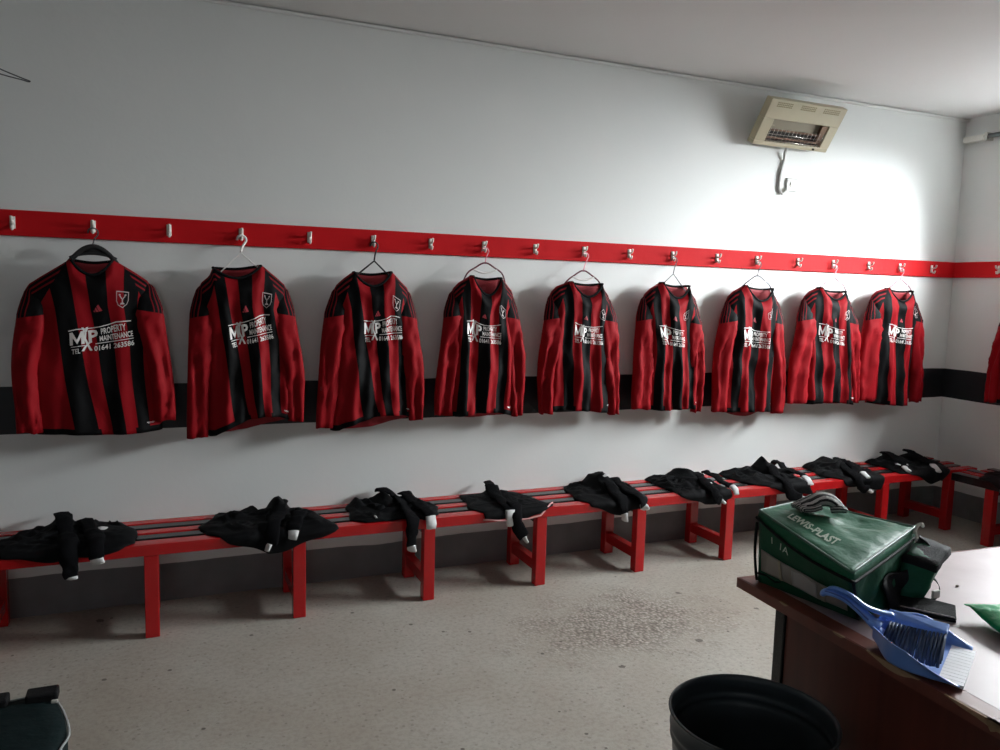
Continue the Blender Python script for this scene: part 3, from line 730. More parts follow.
def make_sock(path, hg, rad, label, seed, white=.16, fr=drape):
    # resample, lift above the shorts, keep in the bench frame
    P = catmull([(x, y, 0) for x, y in path], 8); n = len(P)
    pts = []
    for i, p in enumerate(P):
        t = i / (n - 1)
        h = rad * .40 + min(.048, hg(p.x, p.y, .5)) * (1 - sstep(.75, 1, t) * .55) + .004 * math.sin(9 * t + seed) + .002
        pts.append(fr(p.x, min(p.y, -.05), h))
    base = pts[0].copy(); root = thing('football_sock', label, 'sock', base, 0, 'black socks on the piles of shorts')
    cut = int((n - 1) * (1 - white))
    def R_(t0, t1):
        return lambda t: rad * (1 + .14 * math.sin(13 * lerp(t0, t1, t) + seed)) * (.72 + .28 * math.sin(PI * min(1, .12 + lerp(t0, t1, t) * .85)))
    bm = bmesh.new(); rg = tube(bm, [p - base for p in pts[:cut + 1]], R_(0, cut / (n - 1)), 14, flat=(1.35, .40))
    for ring_ in rg:
        for v in ring_: v.co += noise.noise_vector(v.co * 38 + Vector((seed, 0, 0))) * .0075
    link('sock_leg', bm, M['sock_black'], root, True)
    bm = bmesh.new(); rg = tube(bm, [p - base for p in pts[cut:]], lambda t: R_(cut / (n - 1), 1)(t) * 1.04, 12, flat=(1.15, .52))
    for ring_ in rg:
        for v in ring_: v.co += noise.noise_vector(v.co * 45 + Vector((seed, 3, 0))) * .004
    link('white_cuff', bm, M['white_cloth'], root, True)
    # small dark figure on the white cuff
    return root
HEAPS = [
 ([(-0.692, -0.268), (-0.607, -0.145), (-0.547, -0.06), (-0.49, -0.05), (-0.44, -0.05), (-0.355, -0.05), (-0.276, -0.05), (-0.195, -0.06), (-0.131, -0.167), (-0.116, -0.39), (-0.18, -0.42), (-0.261, -0.43), (-0.308, -0.44), (-0.414, -0.44), (-0.601, -0.42)],
  [[(-0.424, -0.05), (-0.392, -0.225), (-0.361, -0.44), (-0.355, -0.511)], [(-0.333, -0.124), (-0.275, -0.348), (-0.261, -0.459)]]),
 ([(0.134, -0.237), (0.212, -0.05), (0.284, -0.05), (0.347, -0.05), (0.421, -0.05), (0.468, -0.05), (0.601, -0.05), (0.685, -0.248), (0.709, -0.414), (0.642, -0.449), (0.501, -0.485), (0.406, -0.498), (0.248, -0.432), (0.149, -0.364)],
  [[(0.512, -0.105), (0.445, -0.342), (0.398, -0.481)], [(0.589, -0.184), (0.542, -0.341), (0.505, -0.437)]]),
 ([(0.811, -0.124), (0.847, -0.05), (0.908, -0.05), (0.987, -0.063), (1.027, -0.05), (1.09, -0.05), (1.202, -0.089), (1.248, -0.242), (1.217, -0.363), (1.127, -0.414), (1.011, -0.386), (0.84, -0.399), (0.794, -0.334)],
  [[(0.98, -0.05), (1.065, -0.104), (1.065, -0.334), (1.053, -0.471), (1.055, -0.549)], [(1.114, -0.078), (1.141, -0.284), (1.152, -0.451)]]),
 ([(1.427, -0.074), (1.55, -0.05), (1.742, -0.083), (1.821, -0.382), (1.735, -0.437), (1.669, -0.450), (1.548, -0.445), (1.435, -0.440), (1.388, -0.325)],
  [[(1.595, -0.05), (1.572, -0.219), (1.564, -0.478)], [(1.648, -0.135), (1.595, -0.435), (1.655, -0.569)]]),
 ([(2.042, -0.059), (2.194, -0.05), (2.225, -0.05), (2.29, -0.05), (2.427, -0.102), (2.398, -0.351), (2.349, -0.457), (2.207, -0.483), (2.023, -0.43), (1.988, -0.311)],
  [[(2.278, -0.05), (2.209, -0.329), (2.22, -0.51)], [(2.31, -0.151), (2.299, -0.356), (2.348, -0.461)]]),
 ([(2.596, -0.05), (2.699, -0.05), (2.784, -0.05), (2.879, -0.05), (2.951, -0.104), (2.937, -0.353), (2.943, -0.454), (2.751, -0.479), (2.587, -0.409), (2.583, -0.174)],
  [[(2.889, -0.147), (2.798, -0.394), (2.873, -0.469)], [(2.97, -0.117), (2.948, -0.293), (2.954, -0.429)]]),
 ([(3.127, -0.05), (3.281, -0.05), (3.332, -0.05), (3.494, -0.05), (3.578, -0.18), (3.491, -0.396), (3.537, -0.471), (3.421, -0.468), (3.214, -0.422), (3.105, -0.28)],
  [[(3.458, -0.091), (3.323, -0.415), (3.467, -0.491)], [(3.533, -0.05), (3.532, -0.227), (3.499, -0.421)]]),
 ([(3.809, -0.05), (3.91, -0.05), (3.995, -0.05), (4.111, -0.05), (4.146, -0.2), (4.122, -0.439), (4.093, -0.488), (3.939, -0.464), (3.796, -0.441), (3.716, -0.304)],
  [[(3.985, -0.154), (3.874, -0.416), (3.998, -0.494)], [(4.059, -0.082), (4.004, -0.249), (3.965, -0.416)]]),
 ([(4.335, -0.05), (4.47, -0.05), (4.68, -0.05), (4.85, -0.113), (4.809, -0.298), (4.644, -0.475), (4.534, -0.481), (4.285, -0.387), (4.333, -0.192)],
  [[(4.509, -0.05), (4.462, -0.197), (4.333, -0.404)], [(4.73, -0.05), (4.664, -0.222), (4.579, -0.418)]]),
]
HH = [.040, .036, .036, .018, .040, .040, .048, .045, .045]
PEAKS = [[(-.42, -.09, .105, .06)], [(.49, -.09, .120, .06), (.36, -.07, .06, .06)], [(1.0, -.09, .085, .07), (.86, -.10, .055, .05)], [(1.60, -.10, .085, .05)], [(2.22, -.14, .105, .10)], [(2.80, -.12, .085, .12)], [(3.40, -.12, .105, .08)], [(3.93, -.12, .095, .11)], [(4.50, -.12, .085, .08), (4.70, -.13, .075, .09)]]
SEEDS = [2, 5, 8, 11, 14, 17, 20, 23, 26]
MARKS = [[(-.262, -.20, .055, .05)], [], [(.90, -.36, .012, .05)], [(1.66, -.20, .02, .06)], [(2.235, -.20, .05, .05)], [(2.86, -.30, .05, .03)], [(3.36, -.28, .05, .05)], [(3.99, -.20, .03, .04)], [(4.40, -.30, .09, .05)]]
SL = ['leftmost pile, spread flat, a sock end over the bench front', 'second pile from the left, peaked fold at the back',
      'third pile from the left, below the third jersey', 'flat pile with pale red hem piping', 'rounded pile below the fifth jersey',
      'sixth pile from the left, a flap over the bench edge', 'seventh pile, behind the left corner of the green bag', 'eighth pile, behind the glove on the green bag', 'last pile on the long bench before the corner']
SK = ['leftmost pile of shorts', 'second pile of shorts from the left', 'third pile of shorts from the left', 'flat pile with red piping', 'fifth pile of shorts from the left', 'sixth pile of shorts from the left', 'seventh pile of shorts from the left', 'eighth pile of shorts, behind the glove', 'last pile before the corner']
for i, (poly, socks) in enumerate(HEAPS):
    trim = [(1.42, -.435), (1.50, -.447), (1.58, -.452), (1.66, -.452), (1.73, -.440), (1.80, -.395), (1.822, -.375)] if i == 3 else None
    hg, _ = make_shorts(poly, HH[i], SEEDS[i], 'black football shorts, ' + SL[i], MARKS[i], trim, drape, PEAKS[i])
    for k, pth in enumerate(socks):
        make_sock(pth, hg, .025 if i < 5 else .022, '%s black sock with white end on the %s' % (['left', 'right'][k], SK[i]), i * 3 + k + .5, [.03 if i == 0 else .09, .10][k])
dr2 = lambda x, y, h: turn(drape(x, y, h, ye=-.446))
hg, _ = make_shorts([(.60, -.10), (.75, -.06), (1.02, -.10), (1.06, -.35), (.98, -.47), (.80, -.49), (.64, -.44), (.56, -.28)], .045, 31, 'black football shorts on the end bench at the right edge', [], None, dr2)
make_sock([(.80, -.15), (.84, -.35), (.83, -.50)], hg, .026, 'black sock with a white end on the end bench at the right edge', 31.5, .18, dr2)

# ------------------------------------------------------------------ wall heater, its cable and switch
r = thing('wall_heater', 'cream metal radiant heater tilted downwards, high on the white wall', 'heater', (3.499, -.10, 2.396))
def HT(u, w_, d):     # face coordinates: u across 0..1, w_ up the face 0..1, d behind the face (m)
    a = Vector((-.288 + .576 * u, .020, .0)); upd = Vector((.018, -.135, .235)) * w_; n = Vector((0, .235, .135)).normalized()
    return a + upd + n * d
bm = bmesh.new()
def fbox(bm, u0, u1, w0, w1, d0, d1, mi=0):
    hexa(bm, [HT(u0, w0, d0), HT(u1, w0, d0), HT(u1, w1, d0), HT(u0, w1, d0), HT(u0, w0, d1), HT(u1, w0, d1), HT(u1, w1, d1), HT(u0, w1, d1)], mi)
# casing: a rim round a recessed lower mouth, solid upper part
fbox(bm, 0, 1, .58, 1, 0, .055); fbox(bm, 0, 1, 0, .09, 0, .055); fbox(bm, 0, .14, .09, .58, 0, .055); fbox(bm, .88, 1, .09, .58, 0, .055); fbox(bm, .14, .88, .09, .58, .045, .055)
link('casing', bm, M['cream'], r, bevel=.004)
slot_m = mat('olive_slot', (.20, .16, .07), .6)
for k, (a, b) in enumerate(((.09, .29), (.40, .60), (.70, .92))):
    bm = bmesh.new()
    for i in range(9):
        for j in range(3):
            ua = lerp(a, b, i / 9); fbox(bm, ua, ua + (b - a) / 9 * .62, .845 + j * .038, .845 + j * .038 + .022, -.0012, .004)
    link('vent_slots', bm, slot_m, r)
bm = bmesh.new(); fbox(bm, .145, .875, .30, .575, .036, .044); link('reflector', bm, mat('dull_reflector', (.30, .26, .19), .6), r)
bm = bmesh.new(); fbox(bm, .145, .875, .095, .30, .030, .044); link('recess_shade', bm, M['dark_brown'], r)  # dark slab paints in the shade inside the heater's mouth
for w_ in (.17, .34):
    bm = bmesh.new(); tube(bm, [HT(.15 + .72 * i / 20, w_, .018) for i in range(21)], .007, 8); link('heating_element', bm, M['brown_metal'], r, True)
bm = bmesh.new()
for i in range(15):
    u = .155 + i * .0505; tube(bm, [HT(u, .09, .004), HT(u, .40, .004)], .0015, 5)
tube(bm, [HT(.14, .12, .004), HT(.88, .12, .004)], .002, 5); tube(bm, [HT(.14, .26, .004), HT(.88, .26, .004)], .002, 5)
link('guard_wires', bm, M['steel'], r, True)
bm = bmesh.new(); fbox(bm, .80, .875, .20, .56, .008, .030); link('element_bracket', bm, M['brown_metal'], r, bevel=.003)
bm = bmesh.new(); tube(bm, [HT(.80, .045, -.010), HT(.80, .045, .001)], .006, 10); link('knob', bm, M['dark_brown'], r, True)
bm = bmesh.new()
for u in (.2, .8): 
    a = HT(u, .5, .055); box(bm, a.x - .015, a.x + .015, a.y - .006, .0985, a.z - .03, a.z + .03)
link('wall_bracket', bm, M['cream'], r)
bm = bmesh.new()
tube(bm, catmull([(3.505, -.065, 2.425), (3.513, -.030, 2.385), (3.522, -.010, 2.33), (3.506, -.010, 2.266), (3.500, -.010, 2.20), (3.502, -.010, 2.160), (3.522, -.014, 2.136), (3.545, -.013, 2.150), (3.562, -.012, 2.170)], 6), .0085, 8)
tag(link('power_cable', bm, M['cable'], smooth=True), 'white cable hanging from the wall heater to the small white switch', 'cable')
r = thing('fused_switch', 'small square white fused switch plate on the wall under the heater', 'switch', (3.598, 0, 2.195))
bm = bmesh.new(); box(bm, -.040, .040, -.012, -.0005, -.040, .040); link('plate', bm, M['white_gloss'], r, bevel=.004)
bm = bmesh.new(); box(bm, -.012, .006, -.018, -.0125, -.014, .014); link('rocker', bm, M['steel'], r, bevel=.002)
bm = bmesh.new(); box(bm, -.034, .034, -.0135, -.0115, -.037, -.034); box(bm, -.03, -.012, -.0135, -.0115, .018, .022); link('indicator', bm, M['cable'], r)

# pipe on the end wall
r = thing('wall_pipe', 'thin grey pipe with a white end bracket high on the end wall', 'pipe', (XE, -.08, 2.605))
bm = bmesh.new(); tube(bm, [(-.045, -.10, 0), (-.045, -3.0, .0)], .016, 12); link('pipe', bm, M['pipe_grey'], r, True)
bm = bmesh.new(); box(bm, -.062, -.0005, -.10, .05, -.022, .016); link('end_bracket', bm, M['white_metal'], r, bevel=.005)
bm = bmesh.new(); box(bm, -.066, -.0005, -.13, -.105, -.028, .024); link('pipe_clip', bm, M['steel'], r, bevel=.004)
for yy in (-1.4, -2.9):
    bm = bmesh.new(); box(bm, -.064, -.0005, yy - .012, yy + .012, -.02, .02); link('pipe_clip', bm, M['steel'], r, bevel=.004)

# bent wire bracket at the upper left
bm = bmesh.new()
tube(bm, catmull([(-1.02, -.001, 2.52), (-1.0, -.12, 2.46), (-.86, -.26, 2.38), (-.62, -.30, 2.302), (-.53, -.30, 2.270), (-.478, -.30, 2.2525), (-.456, -.30, 2.246), (-.462, -.30, 2.243), (-.484, -.30, 2.248), (-.53, -.30, 2.2555), (-.62, -.30, 2.272), (-.86, -.26, 2.31), (-1.0, -.12, 2.34), (-1.02, -.001, 2.36)], 6), .0024, 8)
tag(link('wire_bracket', bm, M['hanger_wire'], smooth=True), 'bent dark wire loop sticking out from the wall at the upper left', 'bracket')

# ------------------------------------------------------------------ desk
DZ = .73
desk = thing('desk', 'dark wooden desk with a worn pale top and chipped red-brown edge at the right', 'desk', (1.443, -2.226, 0), math.radians(3.0 - 0))
# local frame: x to the right, y towards the wall; top spans x 0..1.5, y -1.75..0 (rotated a few degrees)
desk.rotation_euler.z = math.radians(-3.2)
DL = 1.35; DW = 1.60
def desk_pt(x, y, z):        # desk frame to world
    a = math.radians(-3.2); return Vector((1.443 + x * math.cos(a) - y * math.sin(a), -2.226 + x * math.sin(a) + y * math.cos(a), z))
bm = bmesh.new(); box(bm, .0035, .050, -DL, -.0035, DZ - .026, DZ + .0006); link('edge_shade_strip', bm, M['desk_edge'], desk)  # dark red strip on the top, the bag's shadow put into colour
bm = bmesh.new(); box(bm, .0505, DW, -DL, -.004, DZ - .026, DZ); link('desktop', bm, M['desk_top'], desk, bevel=.002)
bm = bmesh.new(); box(bm, 0, .0035, -DL, 0, DZ - .027, DZ - .0005); box(bm, .0035, DW, -.0035, 0, DZ - .027, DZ - .0005); link('edge_band', bm, M['desk_edge'], desk)
rnd = random.Random(4)
for (ya, yb, dd) in ((-.175, -.205, .003), (-.36, -.395, .003), (-.46, -.60, .008), (-.66, -.95, .010), (-.75, -.78, .012)):
    n = 8; bm = bmesh.new()
    pts = [(lerp(ya, yb, i / n), dd * (math.sin(PI * i / n)) * (.7 + .5 * rnd.random())) for i in range(n + 1)]
    for (y0, d0), (y1, d1) in zip(pts, pts[1:]):
        hexa(bm, [(-.0012, y0, DZ - .001 - d0 * 1.6), (-.0012, y1, DZ - .001 - d1 * 1.6), (.0045, y1, DZ - .001 - d1 * 1.6), (.0045, y0, DZ - .001 - d0 * 1.6),
                  (-.0012, y0, DZ + .0006), (-.0012, y1, DZ + .0006), (.0045 + d1 * .4, y1, DZ + .0006), (.0045 + d0 * .4, y0, DZ + .0006)])
    link('edge_chip', bm, M['chip'], desk)
bm = bmesh.new(); box(bm, .034, .052, -DL + .03, -.165, .04, DZ - .027); link('side_panel', bm, M['desk_side'], desk, bevel=.002)
bm = bmesh.new(); box(bm, .028, .060, -.164, -.128, .0015, DZ - .0275); link('leg', bm, M['black_paint'], desk, bevel=.003)
bm = bmesh.new(); box(bm, .030, .075, -DL + .03, -DL + .085, .0015, DZ - .0275); link('leg', bm, M['black_paint'], desk, bevel=.003)
bm = bmesh.new(); box(bm, .061, DW - .1, -.150, -.132, .25, DZ - .0275); link('modesty_panel', bm, M['desk_side'], desk, bevel=.002)
bm = bmesh.new(); box(bm, DW - .1, DW - .08, -DL + .03, -.128, .04, DZ - .0275); link('side_panel', bm, M['desk_side'], desk, bevel=.002)
for yy in (-.145, -DL + .03):
    bm = bmesh.new(); box(bm, DW - .079, DW - .03, yy, yy + .06, .0015, DZ - .0275); link('leg', bm, M['black_paint'], desk, bevel=.003)

# ------------------------------------------------------------------ waste bin
BZ = .545; bc = (1.228, -2.555); br = .186
r = thing('waste_bin', 'round dark grey metal waste bin with rolled rim beside the desk', 'bin', (bc[0], bc[1], 0))
prof = [(.0, .012), (.60, .012), (.62, .012)]
def lathe(bm, prof, seg=64):
    rings = [[bm.verts.new((R_ * math.cos(2 * PI * k / seg), R_ * math.sin(2 * PI * k / seg), z)) for k in range(seg)] for R_, z in prof]
    for a, b in zip(rings, rings[1:]):
        for k in range(seg): bm.faces.new((a[k], a[(k + 1) % seg], b[(k + 1) % seg], b[k]))
    return rings
bm = bmesh.new()
P = [(.001, .004), (.135, .004), (.139, .008)]
zs = [.06, .2, .34, .44, .47, .478, .484, .490, .496, .502, .508, .514, .535, .545]
def outr(z):
    R_ = lerp(.140, br - .002, z / BZ)
    return R_ + .0045 * math.exp(-((z - .484) / .006) ** 2) + .0045 * math.exp(-((z - .506) / .006) ** 2)
P += [(outr(z), z) for z in zs]
P += [(br + .001, .549), (br - .002, .5505), (br - .004, .546)]
P += [(outr(z) - .0035, z) for z in zs[::-1]] + [(.132, .012), (.001, .012)]
lathe(bm, P); bmesh.ops.recalc_face_normals(bm, faces=bm.faces); link('bin_body', bm, M['bin'], r, True)
bm = bmesh.new()
tube(bm, [(br * math.cos(a), br * math.sin(a), BZ + .002) for a in [2 * PI * k / 64 for k in range(65)]], .0032, 8, cap=False); link('rolled_rim', bm, M['bin'], r, True)

# ------------------------------------------------------------------ green bag
bagL, bagF, bagR, bagB = Vector((1.475, -2.272, DZ + .001)), Vector((1.528, -2.560, DZ + .001)), Vector((1.800, -2.500, DZ + .001)), Vector((1.742, -2.200, DZ + .001))
tL, tF, tR, tB = Vector((1.457, -2.282, .923)), Vector((1.428, -2.622, .874)), Vector((1.800, -2.478, .902)), Vector((1.672, -2.222, .918))
bag = thing('first_aid_bag', 'green nylon kit bag with pale lettering on its lid, standing on the desk', 'bag', (bagL.x, bagL.y, DZ + .001))
b0 = bagL.copy()
def bil(a, b, c, d, u, v): return a.lerp(b, u).lerp(d.lerp(c, u), v)     # a-b bottom edge, d-c top edge
def panel(bm, a, b, c, d, bulge, nrm, nu=16, nv=12, seed=0, wr=.004):
    G = []
    for j in range(nv + 1):
        row = []
        for i in range(nu + 1):
            u, v = i / nu, j / nv; p = bil(a, b, c, d, u, v)
            e = (sinp(PI * u) * sinp(PI * v)) ** .6
            p = p + nrm * (bulge * e + wr * e * noise.noise(p * 18 + Vector((seed, 0, 0))) * 2)
            row.append(bm.verts.new(p - b0))
        G.append(row)
    for j in range(nv):
        for i in range(nu): bm.faces.new((G[j][i], G[j][i + 1], G[j + 1][i + 1], G[j + 1][i]))
    return G
def nrm(a, b, c): return (b - a).cross(c - a).normalized()
bm = bmesh.new()
nLF = nrm(bagL, bagF, tL) ; nFR = nrm(bagF, bagR, tF); nRB = nrm(bagR, bagB, tR); nBL = nrm(bagB, bagL, tB)
mid = Vector((1.46, -2.43, .80)); 
panel(bm, bagL, bagF, tF, tL, .006, nLF, seed=1)
panel(bm, bagF, bagR, tR, tF, .004, nFR, seed=2, wr=.010)
panel(bm, bagR, bagB, tB, tR, .012, nRB, seed=3)
panel(bm, bagB, bagL, tL, tB, .010, nBL, seed=4)
panel(bm, bagL, bagB, bagR, bagF, 0, Vector((0, 0, 1)), seed=5, wr=0)
bmesh.ops.remove_doubles(bm, verts=bm.verts, dist=.0008); bmesh.ops.recalc_face_normals(bm, faces=bm.faces)
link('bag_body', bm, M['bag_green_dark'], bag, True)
up = Vector((0, 0, 1))
def lidP(u, v, off=0.):
    """lid surface: u from the left corner to the front corner, v towards the far side"""
    p = bil(tL, tF, tR, tB, u, v); e = (sinp(PI * u) * sinp(PI * v)) ** .5 if 0 < u < 1 and 0 < v < 1 else 0
    h = .010 * e - .016 * math.exp(-((v - .75) / .2) ** 2) * math.sin(PI * max(0, min(1, u))) + .010 * noise.noise(p * 14) * e + .006 * max(0, 1 - abs(noise.noise(p * 26)) * 4) * e * sstep(.35, .7, v)
    return p + up * (.010 + h + off)
bm = bmesh.new(); n = 26
G = [[bm.verts.new(lidP(i / n, j / n) - b0) for i in range(n + 1)] for j in range(n + 1)]
for j in range(n):
    for i in range(n): bm.faces.new((G[j][i], G[j][i + 1], G[j + 1][i + 1], G[j + 1][i]))
# lid skirt
rim = [(i / n, 0) for i in range(n)] + [(1, i / n) for i in range(n)] + [(1 - i / n, 1) for i in range(n)] + [(0, 1 - i / n) for i in range(n)]
idx = [G[0][i] for i in range(n)] + [G[i][n] for i in range(n)] + [G[n][n - i] for i in range(n)] + [G[n - i][0] for i in range(n)]
cen = (tL + tF + tR + tB) / 4 - b0
def skirt_drop(k):
    u, v = rim[k]; return (.020 + .016 * math.sin(PI * u)) if v == 0 else .026
low = []
for k, vtx in enumerate(idx):
    o_ = (vtx.co - cen); o_.z = 0; o_.normalize(); low.append(bm.verts.new(vtx.co + o_ * .006 - up * skirt_drop(k)))
for k in range(len(idx)): bm.faces.new((idx[k], low[k], low[(k + 1) % len(idx)], idx[(k + 1) % len(idx)]))
lowco = [v.co.copy() for v in low]
rimco = [v.co.copy() for v in idx]
bmesh.ops.recalc_face_normals(bm, faces=bm.faces)
o = link('lid', bm, M['bag_green'], bag, True); sd = o.modifiers.new('cloth', 'SOLIDIFY'); sd.thickness = .002; sd.offset = -1
bm = bmesh.new(); tube(bm, rimco + rimco[:2], .0035, 8, cap=False); link('lid_piping', bm, mat('worn_green_piping', (.06, .16, .11), .45), bag, True)
bm = bmesh.new(); tube(bm, lowco + lowco[:2], .0042, 8, cap=False); link('zip', bm, M['piping_black'], bag, True)
for a, b in ((bagL, tL), (bagF, tF), (bagR, tR)):
    d_ = (a - Vector((1.63, -2.38, a.z))).normalized() * .003
    pts_ = [a.lerp(b, t_ / 8) - b0 + Vector((d_.x, d_.y, 0)) + (d_ * 2.2 * math.sin(PI * t_ / 8)) + Vector((0, 0, .004 if t_ == 0 else 0)) for t_ in range(8)]
    bm = bmesh.new(); tube(bm, pts_, .0038, 8); link('corner_piping', bm, M['piping_black'], bag, True)
bm = bmesh.new(); tube(bm, [(bagL.lerp(bagF, t_ / 10) - b0) + nLF * .004 + Vector((0, 0, .024 + .006 * math.sin(2.5 * t_))) for t_ in range(11)], .0035, 8); link('base_piping', bm, M['piping_black'], bag, True)
# clear grey window pocket on the long side, and tape
def sideP(u, v, off): 
    e = (sinp(PI * u) * sinp(PI * v)) ** .6 if 0 < u < 1 and 0 < v < 1 else 0
    p = bil(bagL, bagF, tF, tL, u, v); return p + nLF * (.006 * e + .008 * e * noise.noise(p * 18 + Vector((1, 0, 0))) + off) - b0
def pocket(name, u0, u1, v0, v1, m_, off, tilt=0):
    bm = bmesh.new(); N = 10
    G = [[bm.verts.new(sideP(lerp(u0, u1, i / N), lerp(v0, v1, j / N) + tilt * i / N, off)) for i in range(N + 1)] for j in range(N + 1)]
    for j in range(N):
        for i in range(N): bm.faces.new((G[j][i], G[j][i + 1], G[j + 1][i + 1], G[j + 1][i]))
    o = link(name, bm, m_, bag, True); s_ = o.modifiers.new('cloth', 'SOLIDIFY'); s_.thickness = .0015; s_.offset = 0; return o
pocket('window_pocket', .05, .93, .20, .52, M['bag_window'], .004, -.04)
pocket('white_card', .40, .66, .20, .46, mat('pale_card', (.42, .41, .40), .5), .006, -.01)
pocket('tape', .70, .74, .17, .46, M['bag_tape'], .0065)
pocket('tape', .26, .29, .19, .52, M['bag_tape'], .0065)
# lettering on the lid and handwriting on the side
LT = split_polys(text_polys('LEWIS-PLAST', 0, 1, 0, 1, .034), .05)
bm = bmesh.new(); place_polys(bm, LT, lambda p_, q_: lidP(.225 + .50 * p_, .16 + .115 * q_ - .0 * p_, .0022) - b0); link('lid_lettering', bm, M['bag_text'], bag)
LT = split_polys(text_polys('1  1A', 0, 1, 0, 1, .0), .2)
bm = bmesh.new(); place_polys(bm, LT, lambda p_, q_: sideP(.17 + .20 * p_, .70 + .10 * q_ - .02 * p_, .0035)); link('side_lettering', bm, M['bag_text'], bag)
bm = bmesh.new()
pk_ = [Vector(p_) - b0 for p_ in ((1.70, -2.525, .750), (1.750, -2.560, .755), (1.800, -2.530, .760), (1.790, -2.500, .750), (1.705, -2.530, .862), (1.765, -2.575, .842), (1.868, -2.532, .862), (1.812, -2.492, .884))]
hexa(bm, pk_); bmesh.ops.subdivide_edges(bm, edges=bm.edges, cuts=4, use_grid_fill=True)
for v in bm.verts: v.co += noise.noise_vector(v.co * 22) * .008
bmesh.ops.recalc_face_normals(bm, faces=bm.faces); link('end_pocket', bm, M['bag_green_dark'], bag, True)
bm = bmesh.new()
pk2 = [pk_[4], pk_[5], pk_[6], pk_[7]]; pc_ = sum(pk2, Vector()) / 4
lo_ = [pc_ + (q_ - pc_) * 1.07 + Vector((0, 0, -.014)) for q_ in pk2]; hi_ = [pc_ + (q_ - pc_) * 1.05 + Vector((0, 0, .004)) for q_ in pk2]
hexa(bm, lo_ + hi_); bmesh.ops.subdivide_edges(bm, edges=bm.edges, cuts=3, use_grid_fill=True)
for v in bm.verts: v.co += noise.noise_vector(v.co * 25) * .004
bmesh.ops.recalc_face_normals(bm, faces=bm.faces); link('pocket_flap', bm, M['strap'], bag, True)
# straps and buckles on the short side facing the right
def endP(u, v, off):
    p = bil(bagF, bagR, tR, tF, u, v); return p + nFR * off - b0
bm = bmesh.new(); N = 12
for (ua, ub, va, vb) in ((.42, .86, .06, .60),):
    G = [[bm.verts.new(endP(lerp(ua, ub, i / N) - .10 * j / N, lerp(va, vb, j / N) + .05 * math.sin(3 * i / N), .014 + .008 * math.sin(2.2 * PI * i / N + j * .2))) for i in range(N + 1)] for j in range(N + 1)]
    for j in range(N):
        for i in range(N): bm.faces.new((G[j][i], G[j][i + 1], G[j + 1][i + 1], G[j + 1][i]))
bmesh.ops.recalc_face_normals(bm, faces=bm.faces)
o = link('end_flap', bm, M['strap'], bag, True); s_ = o.modifiers.new('cloth', 'SOLIDIFY'); s_.thickness = .004; s_.offset = 0
def ribbon(bm, pts, wdir, w_, th=.0015):
    P_ = catmull(pts, 6); rings = []
    for p_ in P_:
        a, b = p_ - wdir * w_ / 2, p_ + wdir * w_ / 2; nn_ = Vector((0, 0, 1)).cross(wdir).normalized() * th if abs(wdir.z) > .5 else Vector((0, 0, th))
        rings.append([bm.verts.new(q_) for q_ in (a - nn_, b - nn_, b + nn_, a + nn_)])
    for a, b in zip(rings, rings[1:]):
        for k in range(4): bm.faces.new((a[k], a[(k + 1) % 4], b[(k + 1) % 4], b[k]))
    bm.faces.new(rings[0][::-1]); bm.faces.new(rings[-1])
bm = bmesh.new()
ribbon(bm, [tR - b0 + Vector((.004, -.012, -.012)), tR - b0 + Vector((.020, -.032, -.030)), tR - b0 + Vector((.022, -.042, -.070)), tR - b0 + Vector((.006, -.046, -.105)), tR - b0 + Vector((-.03, -.05, -.140))], Vector((.8, .6, 0)), .026)
ribbon(bm, [tR - b0 + Vector((-.02, -.034, -.09)), tR - b0 + Vector((.02, -.056, -.115)), tR - b0 + Vector((.026, -.066, -.145)), tR - b0 + Vector((-.02, -.074, -.166))], Vector((.7, .7, 0)), .024)
bmesh.ops.recalc_face_normals(bm, faces=bm.faces); link('strap', bm, M['strap'], bag, True)
for (c_, s_) in ((tR - b0 + Vector((.010, -.062, -.080)), .010), (tR - b0 + Vector((-.008, -.082, -.140)), .013)):
    bm = bmesh.new(); box(bm, c_.x - s_, c_.x + s_, c_.y - .004, c_.y + .004, c_.z - s_ * .8, c_.z + s_ * .8); link('buckle', bm, M['buckle'], bag, bevel=.003)
bm = bmesh.new(); tube(bm, catmull([tR - b0 + Vector((-.012, -.008, -.004)), tR - b0 + Vector((-.006, -.012, .016)), tR - b0 + Vector((.006, -.014, .022)), tR - b0 + Vector((.012, -.014, .014))], 5), .004, 8)
tube(bm, catmull([tR - b0 + Vector((-.010, -.012, .004)), tR - b0 + Vector((-.014, -.018, -.016)), tR - b0 + Vector((-.010, -.022, -.034))], 5), .003, 8)
link('zip_pull', bm, M['buckle'], bag, True)

